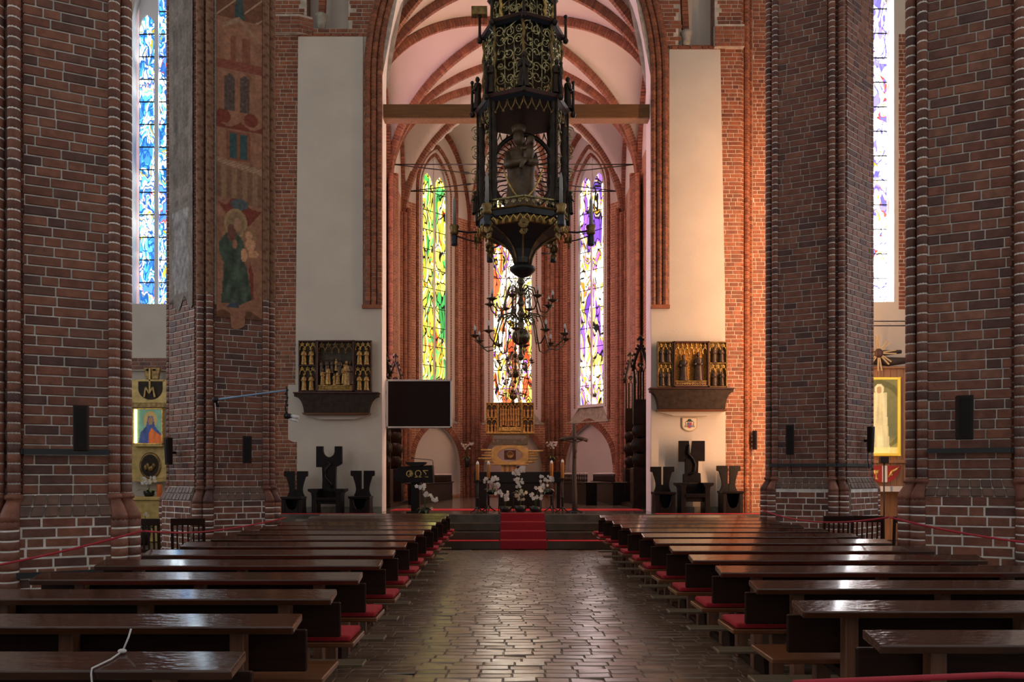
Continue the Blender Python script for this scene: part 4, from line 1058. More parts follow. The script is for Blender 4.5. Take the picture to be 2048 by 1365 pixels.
# ---- led screen
d = 19.15; x0, x1, z0, z1 = xat(773, d), xat(904, d), zat(857, d), zat(760, d)
root = thing('led_screen', 'dark switched-off screen in a pale frame hanging in the chancel arch', 'screen', ((x0 + x1) / 2, d, z0)); w = (x1 - x0) / 2; h = z1 - z0
m = MB(); box_frame(m, -w, w, -.05, .05, 0, h, .045); part('frame', m, M['whiteframe'], root, bevel=.006)
m = MB(); m.box(-w + .04, w - .04, -.035, .04, .04, h - .04); part('display', m, M['screen'], root)
m = MB()
for zz in (h * .25, h * .75): m.box(-w - .04, -w + .3, .05, .09, zz - .03, zz + .03)
m.box(-w - .06, -w - .03, .0, .12, h * .1, h * .9); part('wall_bracket', m, M['iron'], root)

# ---- lectern with gold Greek letters
d = 18.2; root = thing('lectern', 'black wooden lectern with gold Greek lettering', 'lectern', (xat(832, d), d, PZ)); k = d / FPX
X = lambda p: (p - 832) * k
Z = lambda q: zat(q, d) - PZ
m = MB(); m.box(X(823), X(840), -.10, .12, 0, Z(966)); part('column', m, M['black'], root, bevel=.006)
m = MB(); m.prism([(X(797), Z(937)), (X(800), Z(934)), (X(866), Z(931)), (X(868), Z(966)), (X(800), Z(967)), (X(789), Z(955))], 'y', -.16, .18); part('desk_body', m, M['black'], root, bevel=.008)
m = MB(); m.prism([(X(812), Z(925)), (X(853), Z(925)), (X(851), Z(929)), (X(838), Z(934)), (X(826), Z(934)), (X(814), Z(929))], 'y', -.2, .2); part('book_rest', m, M['blackgloss'], root, bevel=.004)
m = MB(); m.box(-.22, .24, -.16, .18, 0, .04); part('foot_plate', m, M['black'], root, bevel=.006)
m = MB(); m.tube([(X(866), 0, Z(931)), (X(866), 0, Z(924)), (X(864), 0, Z(921)), (X(826), 0, Z(917))], .008, 6); m.ball((X(824), 0, Z(916)), .025); part('microphone', m, M['iron'], root)
fc = bpy.data.curves.new('lettering', 'FONT'); fc.body = '\u03A6\u03A9\u03A3'; fc.size = .24; fc.extrude = .004; fc.align_x = 'CENTER'
fo = bpy.data.objects.new('lettering', fc); COL.objects.link(fo)
me = bpy.data.meshes.new_from_object(fo.evaluated_get(bpy.context.evaluated_depsgraph_get())); bpy.data.objects.remove(fo)
me.materials.clear(); me.materials.append(M['goldwood'])
o = link('gold_letters', me, root, (X(836), -.166, Z(955.5))); o.rotation_euler = (pi / 2, 0, 0); o['label'] = 'gold Greek letters'
m = MB(); m.tube([(X(816), -.166, Z(954)), (X(819), -.168, Z(950)), (X(824), -.168, Z(944))], .008, 6); m.tube([(X(824), -.168, Z(944)), (X(826), -.168, Z(954))], .008, 6); m.tube([(X(817), -.168, Z(951)), (X(825), -.168, Z(951))], .006, 6); part('gold_flourish', m, M['gold_dark'], root)

# ---- altar table
d = 20.6; root = thing('altar_table', 'long black altar table with a solid middle block behind the candles', 'altar', (xat(1035, d), d, PZ)); k = d / FPX
X = lambda p: (p - 1035) * k
Z = lambda q: zat(q, d) - PZ
m = MB(); m.box(X(949), X(1121), -.35, .35, Z(966), Z(944.5)); part('table_slab', m, M['blackgloss'], root, bevel=.01)
m = MB(); m.box(X(998), X(1079), -.30, .30, 0, Z(966)); part('middle_block', m, M['blackgloss'], root, bevel=.008)
for a, b in ((952, 974), (1112, 1119)):
    m = MB(); m.box(X(a), X(b), -.28, .28, 0, Z(966)); part('leg_block', m, M['blackgloss'], root, bevel=.008)
m = MB(); m.lathe([(.055, 0), (.06, .02), (.03, .03), (.03, .10), (.055, .12), (.05, .17), (.01, .18)], (0, 0, 0), 12); tag(part('table_lamp', m, M['blue'], None, loc=(xat(1037, 20.5), 20.5, zat(944.5, 20.6) + .0)), 'small dark blue lamp standing on the black altar table', 'lamp')

# ---- candles on tall stands
def candle(cx, py0, py1, d, lab):
    x = xat(cx, d); root = thing('candle_stand', 'tall black candle stand with tripod base, %s' % lab, 'candle stand', (x, d, PZ), 0, 'altar candle stands')
    zt = zat(py1, d) - PZ
    m = MB(); m.tube([(0, 0, .05), (0, 0, zt - .03)], .028, 8); m.ball((0, 0, zt * .45), .04); part('pole', m, M['iron'], root)
    for i in range(3):
        a = i * 2 * pi / 3 + .5; m = MB(); m.tube([(0, 0, .16), (.10 * cos(a), .10 * sin(a), .06), (.2 * cos(a), .2 * sin(a), .012)], [.02, .016, .012], 6); part('foot', m, M['iron'], root)
    m = MB(); m.lathe([(.03, -.05), (.09, -.015), (.095, 0), (.085, 0)], (0, 0, zt), 14); part('drip_tray', m, M['iron'], root)
    c = thing('altar_candle', 'thick amber candle with a glass cap, %s' % lab, 'candle', (x, d, zat(py1, d) + .001), 0, 'altar candles')
    h = zat(py0, d) - zat(py1, d)
    m = MB(); m.lathe([(.04, 0), (.043, .005), (.043, h - .03), (.036, h - .02)], (0, 0, 0), 14); part('wax', m, M['wax'], c)
    m = MB(); m.lathe([(.036, h - .03), (.036, h + .02), (.026, h + .03), (.022, h + .05), (.02, h + .05)], (0, 0, 0), 12); m.tube([(0, 0, h), (0, 0, h + .07)], .005, 5); part('glass_cap', m, M['glassclear'], c)
candle(955, 928, 961, 18.15, 'outermost on the lectern side of the altar')
candle(977, 928, 958, 18.95, 'second on the lectern side of the altar')
candle(1103, 926, 956, 18.95, 'second on the crucifix side of the altar')
candle(1125, 924, 957, 18.15, 'closest to the crucifix')

# ---- processional crucifix
d = 18.2; root = thing('standing_crucifix', 'tall brown crucifix of rough branches standing beside the altar', 'crucifix', (xat(1149, d), d, PZ))
Z = lambda q: zat(q, d) - PZ
X = lambda p: (p - 1149) * d / FPX
m = MB(); m.tube([(0, 0, .02), (.005, 0, .4), (-.008, 0, .9), (.0, 0, Z(905)), (-.004, 0, Z(880)), (-.01, 0, Z(848))], [.062, .066, .056, .050, .052, .046], 9); part('upright', m, M['bark'], root)
m = MB(); m.tube([(X(1120), 0, Z(881)), (X(1128), -.005, Z(878.5)), (X(1140), -.01, Z(876.5)), (X(1152), -.01, Z(876)), (X(1164), -.005, Z(878)), (X(1175), 0, Z(881.5))], [.046, .045, .044, .044, .045, .046], 8); part('crossbar', m, M['bark'], root)
m = MB(); m.tube([(X(1124), -.05, Z(879)), (X(1134), -.05, Z(882)), (X(1142), -.06, Z(884)), (X(1148), -.06, Z(885))], [.012, .016, .02, .03], 7)
m.tube([(X(1148), -.06, Z(885)), (X(1156), -.06, Z(884)), (X(1163), -.05, Z(882)), (X(1172), -.05, Z(879.5))], [.03, .02, .016, .012], 7)
m.tube([(0, -.06, Z(883)), (.004, -.075, Z(889)), (0, -.07, Z(896)), (.015, -.085, Z(904)), (-.005, -.07, Z(912)), (0, -.06, Z(917))], [.05, .058, .045, .042, .03, .02], 8)
m.ball((.015, -.085, Z(880.5)), .035, .036, .045); part('corpus', m, M['figure_dark'], root, label='carved body on the cross')
m = MB(); m.lathe([(.09, 0), (.085, .03), (.06, .06)], (0, 0, 0), 12)
for i in range(4):
    a = i * pi / 2 + .6; m.tube([(0, 0, .10), (.26 * cos(a), .2 * sin(a), .012)], .014, 6)
part('foot', m, M['iron'], root)

# ---- orchids
def petal_mesh(mat, s=.05):
    m = MB()
    for k in range(5):
        a = k * 2 * pi / 5 + .3; u = V3((cos(a), 0, sin(a))); w = V3((-sin(a), 0, cos(a)))
        L = [V3((0, 0, 0)), u * s * .5 + w * s * .42 + V3((0, -.010, 0)), u * s * 1.0 + V3((0, -.004, 0)), u * s * .5 - w * s * .42 + V3((0, -.010, 0))]
        m.face(L); m.face([p + V3((0, .006, 0)) for p in reversed(L)])
    m.ball((0, -.012, 0), s * .22, n=6, m=4); return m.mesh('blossom', M[mat])
BL = {'petal': petal_mesh('petal', .047), 'petal_c': petal_mesh('petal_c', .044)}
def orchid(label, loc, pot_r, pot_h, sprays, leaves=7, ll=.24, kind='petal', stand=None, lf='leaf', vase=False, group='white orchid arrangements'):
    root = thing('potted_orchid', label, 'orchid', loc, 0, group); z0 = 0
    m = MB(); pr = [(pot_r * .7, 0), (pot_r * .95, pot_h * .5), (pot_r, pot_h), (pot_r * .92, pot_h), (pot_r * .9, pot_h * .9), (.001, pot_h * .88)]
    m.lathe(pr, (0, 0, z0), 14); part('pot', m, M['pot'], root)
    for i in range(leaves):
        a = i * 2 * pi / leaves + RND.uniform(-.3, .3); L = ll * RND.uniform(.7, 1.15); u = V3((cos(a), sin(a), 0)); w = V3((-sin(a), cos(a), 0)); m = MB(); up = RND.uniform(.25, .9)
        prev = None
        for f, wd in ((0, .012), (.3, .034), (.65, .034), (1, .002)):
            c = u * (L * f) + UP * (pot_h * .9 + L * up * f - L * .8 * f * f); cur = (c - w * wd, c + w * wd)
            if prev: m.face([prev[0], prev[1], cur[1], cur[0]]); m.face([prev[0] - UP * .004, cur[0] - UP * .004, cur[1] - UP * .004, prev[1] - UP * .004])
            prev = cur
        part('leaf', m, M[lf if RND.random() < .7 else 'leaf_l'], root)
    for (dx, dz, n, spread) in sprays:
        tip = V3((dx, RND.uniform(-.06, .02), pot_h + dz)); m = MB(); mid = V3((dx * .3, 0, pot_h + dz * .65))
        m.tube([(0, 0, pot_h * .8), mid, tip], .006, 5); part('stem', m, M['leaf'], root)
        for i in range(n):
            p = tip + V3((RND.uniform(-1, 1) * spread, RND.uniform(-.07, .03), RND.uniform(-.8, .6) * spread))
            o = link('blossom', BL[kind], root, p); o.rotation_euler = (RND.uniform(-.5, .3), RND.uniform(0, 6), RND.uniform(-.6, .6)); s_ = RND.uniform(.8, 1.2); o.scale = (s_, s_, s_)
    return root
def wire_stand(label, x, y, h, w=.15):
    root = thing('wire_flower_stand', label, 'flower stand', (x, y, PZ)); 
    for sx in (-1, 1):
        for sy in (-1, 1): m = MB(); m.tube([(sx * w, sy * w, 0), (sx * w, sy * w, h)], .008, 6); part('leg', m, M['iron'], root)
    m = MB(); m.box(-w - .01, w + .01, -w - .01, w + .01, h, h + .012); part('top', m, M['iron'], root)
d = 18.35; hs = zat(990, d) - PZ
wire_stand('thin black wire stand under the orchid bowl, lectern side of the altar', xat(985, d), d, hs); wire_stand('thin black wire stand under the orchid bowl, crucifix side of the altar', xat(1094, d), d, hs)
zz = PZ + hs + .012
orchid('white orchids in a raised black bowl on the lectern side of the altar', (xat(985, d), d, zz), .17, .11, [(-.10, .22, 7, .10), (.06, .30, 8, .10), (.10, .12, 4, .06)], 9, .28)
orchid('white orchids in a raised black bowl on the crucifix side of the altar', (xat(1096, d), d, zz), .17, .11, [(-.10, .28, 7, .10), (.08, .27, 9, .11), (-.08, .10, 5, .07)], 9, .24)
d = 18.3
wire_stand('black wire stand behind the middle orchids at the foot of the altar', xat(1037, 18.7), 18.7, .38, .12)
orchid('tall white orchids raised in the middle in front of the black altar block', (xat(1037, 18.7), 18.7, PZ + .392), .12, .10, [(-.07, .52, 10, .09), (.08, .58, 10, .09), (.0, .30, 9, .10), (.04, .20, 7, .08)], 6, .2)
orchid('white orchids in a floor pot before the altar, lectern side', (xat(1011, 18.05), 18.05, PZ + .02), .15, .14, [(-.20, .36, 6, .08), (-.02, .32, 8, .09), (.02, .18, 6, .08)], 8, .15)
orchid('cream orchids in a floor pot before the middle of the altar', (xat(1041, 18.05), 18.05, PZ + .02), .15, .16, [(-.06, .26, 5, .07), (.06, .32, 6, .08), (.02, .18, 5, .07)], 8, .14, 'petal_c')
orchid('white orchids in a floor pot before the altar, crucifix side', (xat(1071, 18.05), 18.05, PZ + .02), .15, .14, [(.08, .42, 6, .08), (-.08, .26, 7, .09), (.10, .24, 6, .07)], 8, .15)
orchid('white orchid in a dark pot at the foot of the black lectern', (xat(850, 17.8), 17.8, PZ), .12, .12, [(-.10, .52, 9, .11), (.06, .34, 6, .08), (.24, .24, 7, .08)], 9, .24, group='white orchid arrangements')
d = 30.4
for px, py, lab in ((934, 935, 'lectern'), (1104, 925, 'crucifix')):
    p = at(px, py, d); o = orchid('white orchid in a dark wall vase, %s side of the high altar' % lab, p, .12, .42 if lab == 'lectern' else .24, [(-.12, .50, 9, .13), (.12, .52, 9, .13), (0, .42, 6, .12)], 6, .3, 'petal', lf='leaf_l', group='wall vases with orchids')
    m = MB(); tgt = V3((AX - HS if px < 1014 else AX + HS, YC + HW, p.z)) - p; m.tube([(0, 0, .12), (tgt.x * .8, tgt.y * .8, .12)], .015, 6); part('wall_hook', m, M['iron'], o)

# ---- high altar in the apse
d = 29.6; k = d / FPX; root = thing('high_altarpiece', 'gilded winged altarpiece with carved scenes in front of the apse window', 'altarpiece', (xat(1020, d), d, zat(866, d)))
X = lambda p: (p - 1020) * k
Z = lambda q: zat(q, d) - zat(866, d)
m = MB(); m.box(X(972), X(1068), -.02, .06, 0, Z(806)); part('back_board', m, M['shrine_back'], root)
def wing_reliefs(x0, x1, rows, nf, name, mat='gold'):
    wm = MB(); box_frame(wm, x0, x1, -.12, -.02, 0, Z(806), .03)
    for r_ in range(1, rows): wm.box(x0, x1, -.10, -.02, Z(806) * r_ / rows - .015, Z(806) * r_ / rows + .015)
    w = part(name, wm, M[mat], root, bevel=.004)
    hh = Z(806) / rows
    for r_ in range(rows):
        cm = MB(); canopy(cm, x0 + .03, x1 - .03, -.08, hh * (r_ + 1) - .16, hh * (r_ + 1) - .03, max(2, nf - 1), .009); part('tracery', cm, M['gold'], w)
        for i in range(nf): fig('figure', hh * .62, w, (x0 + (x1 - x0) * (i + .6) / (nf + .2), -.06, hh * r_ + .03), RND.uniform(-.6, .6))
    return w
wing_reliefs(X(972), X(995), 2, 3, 'wing'); wing_reliefs(X(1044), X(1068), 2, 3, 'wing')
m = MB(); box_frame(m, X(996), X(1043), -.16, -.02, 0, Z(806), .03); cw = part('centre_shrine', m, M['gold'], root, bevel=.004)
for r_ in range(3):
    for i in range(8): fig('figure', .34, cw, (X(999) + (X(1040) - X(999)) * (i + .5) / 8, -.06 - .02 * (2 - r_), .26 + r_ * .22 + RND.uniform(-.03, .03)), RND.uniform(-.8, .8))
m = MB(); m.box(X(998), X(1041), -.14, -.02, .06, .22); part('gold_panel', m, M['gold'], cw, bevel=.006)
cm = MB(); canopy(cm, X(998), X(1041), -.10, Z(806) - .2, Z(806) - .03, 6, .010); part('tracery', cm, M['gold'], cw)
m = MB(); m.box(X(972), X(1068), -.2, .06, -.05, 0); part('base_moulding', m, M['gold'], root, bevel=.01)
def painted_grid(name, P, nu, nv, colf, mat, parent, label=None):
    """grid of small faces whose colours come from colf(u, v), u and v in 0..1"""
    m = MB()
    for j in range(nv + 1):
        for i in range(nu + 1): m.v.append(tuple(P(i / nu, j / nv)))
    for j in range(nv):
        for i in range(nu): a = j * (nu + 1) + i; m.f.append((a, a + 1, a + nu + 2, a + nu + 1))
    me = m.mesh(name, mat); ca = me.color_attributes.new('Col', 'FLOAT_COLOR', 'POINT')
    for j in range(nv + 1):
        for i in range(nu + 1): ca.data[j * (nu + 1) + i].color = rgba(colf(i / nu, j / nv))
    o = link(name, me, parent)
    if label: o['label'] = label
    return o
root = thing('painted_predella', 'grey painted predella panel under the gilded high altarpiece', 'painting', (xat(1020, d), d, zat(891, d)))
hp = zat(868, d) - zat(891, d) - .02
m = MB(); m.prism([(X(985), 0), (X(1055), 0), (X(1056), hp * .75), (X(1062), hp), (X(978), hp), (X(984), hp * .75)], 'y', -.10, .06); part('panel_body', m, M['gold_dark'], root, bevel=.005)
rr = random.Random(4); blobs = [(rr.random(), rr.uniform(.15, .6), rr.uniform(.02, .05), rr.choice([(.30, .07, .04), (.05, .16, .10), (.07, .12, .16), (.40, .33, .18), (.10, .07, .05)])) for _ in range(46)]
def pred(u, v):
    c = (.20, .20, .165) if v > .6 else (.13, .12, .09)
    for bu, bv, r_, col in blobs:
        if ((u - bu) * 2.6) ** 2 + ((v - bv) * .55) ** 2 < r_ ** 2: c = col
    return c
painted_grid('painted_scene', lambda u, v: (X(987) + (X(1053) - X(987)) * u, -.105, .03 + (hp * .9 - .03) * v), 70, 26, pred, M['icon'], root)
# sculpted wooden tabernacle
zb = zat(931, d); root = thing('sculpted_tabernacle', 'pale gilded wooden tabernacle sculpture with oval opening and finger-like rays', 'tabernacle', (xat(1020, d), d, zb))
Z2 = lambda q: zat(q, d) - zb
def ring_board(m, cx, cz, a, b, outer, y0, y1, n=36):
    ins = [(cx + a * cos(2 * pi * i / n), cz + b * sin(2 * pi * i / n)) for i in range(n)]
    vs = []
    for (x, z), o_ in zip(ins, outer): vs += [(x, y0, z), (o_[0], y0, o_[1]), (x, y1, z), (o_[0], y1, o_[1])]
    fs = []
    for i in range(n):
        j = (i + 1) % n; p, q = i * 4, j * 4
        fs += [(p, p + 1, q + 1, q), (p + 2, q + 2, q + 3, p + 3), (p, q, q + 2, p + 2), (p + 1, p + 3, q + 3, q + 1)]
    m.add(vs, fs)
n = 36; cz = Z2(911); a, b = X(1020 + 25), Z2(911 - 13.5) - cz; out = []
for i in range(n):
    an = 2 * pi * i / n; ex = .80 * (abs(cos(an)) ** .6) * (1 if cos(an) > 0 else -1); ez = (cz + .02) * (abs(sin(an)) ** .45) * (1 if sin(an) > 0 else -1); out.append((ex * .92, cz + ez * (.92 if ez < 0 else .92)))
m = MB(); ring_board(m, 0, cz, a, b, out, -.12, .06); part('oval_board', m, M['goldwood'], root, bevel=.012)
for i, (x0, x1, z) in enumerate([(-.62, -1.12, 901), (-.62, -.98, 907), (-.6, -1.10, 912), (-.62, -1.22, 918), (-.6, -.95, 924), (.62, 1.28, 903), (.6, 1.05, 908), (.6, 1.10, 912), (.62, 1.08, 919), (.6, .98, 925)]):
    m = MB(); m.tube([(x0 * .9, -.03, Z2(z)), ((x0 + x1) / 2, -.05, Z2(z)), (x1, -.04, Z2(z) + .01)], [.05, .042, .034], 8); m.ball((x1, -.04, Z2(z) + .01), .034); part('ray', m, M['goldwood'], root)
m = MB(); m.box(-.23, .23, -.08, .05, Z2(920), Z2(901)); part('tabernacle_box', m, M['shrine'], root, bevel=.012)
m = MB(); m.lathe([(.15, 0), (.15, .02), (.11, .03), (.10, .015), (.02, .01)], (0, 0, 0), 18); o = part('round_relief', m, M['gold_dark'], root, loc=(0, -.08, Z2(910.5))); o.rotation_euler = (pi / 2, 0, 0)
m = MB(); m.box(-.74, .72, -.28, .12, 0, .055); part('shelf_board', m, M['goldwood'], root, bevel=.012)
zh = zb - PZ
root = thing('wooden_plinth', 'striped wooden plinth carrying the pale tabernacle sculpture', 'plinth', (xat(1020, d), d, PZ))
for i in range(7):
    m = MB(); w_ = .68 / 7; m.box(-.34 + i * w_, -.34 + (i + 1) * w_ - .008, -.16 - .015 * (i % 2), .18, 0, zh); part('plank', m, M['wood' if i % 2 else 'goldwood'], root, bevel=.006)

# ---- choir stalls
def stall_end(label, x0, x1, d, pytop, mirror, base_z):
    root = thing('choir_stall_end', label, 'choir stall', ((x0 + x1) / 2, d, base_z)); w = (x1 - x0) / 2; H = zat(pytop, d) - base_z; s = mirror
    m = MB(); m.box(-w, w, -.06, .5, 0, H * .22); part('stall_base', m, M['darkoak'], root, bevel=.01)
    for i, (zc, r) in enumerate(((.27, 1.0), (.355, 1.15), (.44, 1.0))):
        m = MB(); m.lathe([(.001, -.05), (w * r * .5, -.055), (w * r * .6, -.045), (w * r * .95, -.05), (w * r, -.03), (w * r, .05), (.001, .05)], (0, 0, 0), 18); o = part('scroll_carving', m, M['darkoak'], root, loc=(s * w * .10, 0, H * zc)); o.rotation_euler = (pi / 2, 0, 0)
    m = MB(); m.box(-w * .9, w, -.03, .05, H * .22, H * .5); part('end_panel', m, M['darkoak'], root, bevel=.006)
    m = MB(); m.box(-w, w, -.06, .06, H * .48, H * .63); part('upper_panel', m, M['darkoak'], root, bevel=.01)
    zt0, zt1 = H * .63, H * .80; m = MB()
    for xx in (-w + .03, w - .03, -w * .33, w * .33): m.box(xx - .025, xx + .025, -.05, .05, zt0, zt1)
    for xx in (-w * .66, 0, w * .66):
        m.tube([(xx - w * .3, 0, zt1 - .05), (xx, 0, zt1 + .12), (xx + w * .3, 0, zt1 - .05)], .018, 6)
    scroll(m, (0, 0, zt1 + .16), V3((1, 0, 0)), UP, w * .4, 1.5, .016); scroll(m, (0, 0, zt1 + .16), V3((-1, 0, 0)), UP, w * .4, 1.5, .016)
    part('pierced_tracery', m, M['darkoak'], root)
    m = MB()
    for sx in (-1, 1):
        L = [V3((sx * w, 0, zt1)), V3((sx * w * .8, 0, zt1 + H * .06)), V3((sx * w * .35, 0, zt1 + H * .12)), V3((0, 0, H * .95))]; m.tube(L, .05, 6)
        for f in (.1, .3, .5, .7, .9):
            q = L[int(f * 3)].lerp(L[min(int(f * 3) + 1, 3)], f * 3 % 1); m.ball(q + V3((sx * .05, 0, .05)), .042, n=7, m=5)
    m.tube([(0, 0, H * .93), (0, 0, H)], .03, 6); m.ball((0, 0, H), .07, .07, .06, 8, 5); m.ball((-.07, 0, H - .05), .04, n=6, m=4); m.ball((.07, 0, H - .05), .04, n=6, m=4); part('crocketed_gable', m, M['darkoak'], root)
zs_ = .80
stall_end('dark carved choir stall end with tall gable by the chancel opening, crucifix side', xat(1266, 20.8), xat(1296, 20.8), 20.8, 676, -1, PZ + .1)
stall_end('dark carved choir stall end with lower gable deeper inside, crucifix side', xat(1250, 23.4), xat(1272, 23.4), 23.4, 708, -1, PZ + .1)
stall_end('dark carved choir stall end with tall gable by the chancel opening, lectern side', xat(752, 20.8), xat(781, 20.8), 20.8, 690, 1, PZ + .1)
stall_end('dark carved choir stall end with lower gable behind the screen, lectern side', xat(778, 23.4), xat(803, 23.4), 23.4, 711, 1, PZ + .1)
m = MB(); m.box(3.45, 4.25, 20.6, 26, PZ, PZ + .1); struct('trim_2', m, M['darkoak'], 'dark oak podium of the choir stalls'); m = MB(); m.box(-3.75, -2.7 - .5, 20.6, 26, PZ, PZ + .1); struct('trim_3', m, M['darkoak'], 'dark oak podium of the choir stalls')
def choir_bench(label, xa, ya, xb, yb, h, side):
    """kneeling desk with a row of finials running from a to b"""
    A, B = V3((xa, ya, PZ)), V3((xb, yb, PZ)); t = (B - A).normalized(); nrm = V3((t.y, -t.x, 0)) * side; L = (B - A).length
    root = thing('choir_bench', label, 'bench', A)
    m = MB(); m.obox((0, 0, 0), t, nrm, UP, L, .35, h * .72); part('desk_body', m, M['black'], root, bevel=.01)
    m = MB(); m.obox(-nrm * .06 + UP * h * .72, t, nrm, UP, L, .5, .04); part('desk_top', m, M['blackgloss'], root, bevel=.008)
    n = max(4, int(L / .17))
    for i in range(n):
        c = t * (L * (i + .5) / n) + nrm * .05 + UP * (h * .72 + .04); m = MB(); m.lathe([(.022, 0), (.03, .05), (.018, .12), (.03, .20), (.018, .24)], c, 7); o = part('baluster', m, M['darkoak'], root)
        f = MB(); f.ball(c + UP * .26, .028, n=7, m=5); part('finial', f, M['whiteframe'], o)
choir_bench('black choir bench with finials in front of the carved stalls, crucifix side', xat(1226, 22.6), 22.6, xat(1184, 28.0), 28.0, .92, 1)
choir_bench('black choir bench with finials right behind the crucifix', xat(1172, 22.6), 22.6, xat(1122, 25.2), 25.2, .92, 1)
choir_bench('black choir bench with finials behind the lectern', xat(838, 23.0), 23.0, xat(905, 28.5), 28.5, .88, -1)

# ---- hanging Marian lantern
LX, LY = .23, 11.0
def lz(py): return zat(py, LY)
root = thing('hanging_lantern', 'huge dark gilded gothic lantern with a Madonna inside, hung in the nave', 'lantern', (LX, LY, lz(545)))
ZL = lambda q: lz(q) - lz(545)
def octv(R, k, off=0): a = -pi / 2 + (k + off) * pi / 4; return V3((R * cos(a), R * sin(a), 0))
def octring(R0, R1, za, zb_, mat, name, parent=root, bev=.006):
    m = MB()
    m.lathe([(R0, za), (R1, zb_)] if R0 < 0 else [(.01, za), (R0, za), (R1, zb_), (.01, zb_)], (0, 0, 0), 8, smooth=False, a0=-pi / 2); return part(name, m, M[mat], parent, bevel=bev)
m = MB(); m.lathe([(.02, ZL(556)), (.10, ZL(552)), (.16, ZL(545)), (.19, ZL(541)), (.19, ZL(536)), (.13, ZL(532)), (.11, ZL(528))], (0, 0, 0), 20); part('bottom_boss', m, M['iron'], root)
prof = [(.11, 530), (.13, 518), (.18, 503), (.27, 490), (.40, 479), (.60, 468)]
m = MB(); m.lathe([(r, ZL(z)) for r, z in prof], (0, 0, 0), 8, smooth=False, a0=-pi / 2); part('flared_cone', m, plain('blue black panels', (.022, .024, .028), .4), root)
for k in range(8):
    m = MB(); m.tube([octv(r + .008, k) + UP * ZL(z) for r, z in prof], .014, 6); part('cone_rib', m, M['gold_dark'], root)
octring(.66, .66, ZL(456), ZL(444), 'blue', 'gallery_band')
octring(.62, .62, ZL(470), ZL(456), 'gold_dark', 'arcade_band'); octring(.67, .69, ZL(444), ZL(441), 'gold_dark', 'gallery_moulding')
def panels(name, R, z0, z1, fn, mat='gold_green', count=8):
    for k in range(count):
        a, b = octv(R, k), octv(R, k + 1); t = (b - a); L = t.length; t.normalize(); m = MB(); fn(m, a, t, L, z0, z1); part(name, m, M[mat], root)
def balustrade(m, a, t, L, z0, z1):
    n = 5
    for i in range(n): c = a + t * (L * (i + .5) / n); m.tube([c + UP * z0, c + UP * z1], .011, 5); scroll(m, c + UP * ((z0 + z1) / 2), t, UP, .035, 1.2, .007)
    m.bar(a + UP * z1, a + t * L + UP * z1, .03, .02)
panels('balustrade', .665, ZL(440), ZL(425), balustrade)
def arcade(m, a, t, L, z0, z1):
    n = 5; w = L / n
    for i in range(n):
        c = a + t * (w * (i + .5)); m.tube([c - t * w * .45 + UP * z0, c - t * w * .38 + UP * (z0 + (z1 - z0) * .6), c + UP * z1, c + t * w * .38 + UP * (z0 + (z1 - z0) * .6), c + t * w * .45 + UP * z0], .012, 5)
panels('hanging_arcade', .66, ZL(472), ZL(458), arcade, 'gold')
for k in range(1, 8):                                                  # corner posts of the open chamber
    m = MB(); p = octv(.60, k); m.tube([p + UP * (ZL(440) + (ZL(226) - ZL(440)) * i / 16) for i in range(17)], [.048 + .012 * (i % 2) for i in range(17)], 6)
    q = octv(.66, k); m.tube([q + UP * ZL(452), q + UP * ZL(430), q + UP * ZL(400), q + UP * ZL(300), q + UP * ZL(225)], [.03, .045, .022, .02, .018], 6); post = part('corner_post', m, M['statue'], root)
    for zc in (262, 300, 345, 390):
        m = MB(); scroll(m, octv(.68, k) + UP * ZL(zc), octv(1, k), UP, .07, 1.3, .009); scroll(m, octv(.68, k) + UP * ZL(zc + 12), octv(1, k), -UP, .055, 1.3, .009)
        part('crocket_scroll', m, M['gold_green'], post)
    m = MB(); m.tube([octv(.665, k) + UP * ZL(438), octv(.665, k) + UP * ZL(232)], .012, 5); part('gilt_edge', m, M['gold_dark'], post)
    m = MB(); p = octv(.74, k) + UP * ZL(425); fold = figurine(.34, M['statue']); o = link('small_saint', fold, post, octv(.70, k) + UP * ZL(428), k * pi / 4)
for nm, R, za, zb_ in (('lower_cornice', .68, 236, 222), ('middle_cornice', .60, 84, 74), ('upper_cornice', .50, 10, 2)):
    octring(R - .05, R, ZL(za), ZL((za + zb_) / 2), 'blue', nm); octring(R, R + .03, ZL((za + zb_) / 2), ZL(zb_), 'shrine', nm)
def hanging(m, a, t, L, z0, z1):
    n = 4; w = L / n
    for i in range(n):
        c = a + t * (w * (i + .5)); m.tube([c - t * w * .5 + UP * z1, c - t * w * .35 + UP * (z0 + (z1 - z0) * .5), c + UP * z0, c + t * w * .35 + UP * (z0 + (z1 - z0) * .5), c + t * w * .5 + UP * z1], .010, 5)
        m.ball(c + UP * z0, .02, n=6, m=4)
panels('pendant_tracery', .64, ZL(256), ZL(236), hanging, 'gold_dark')
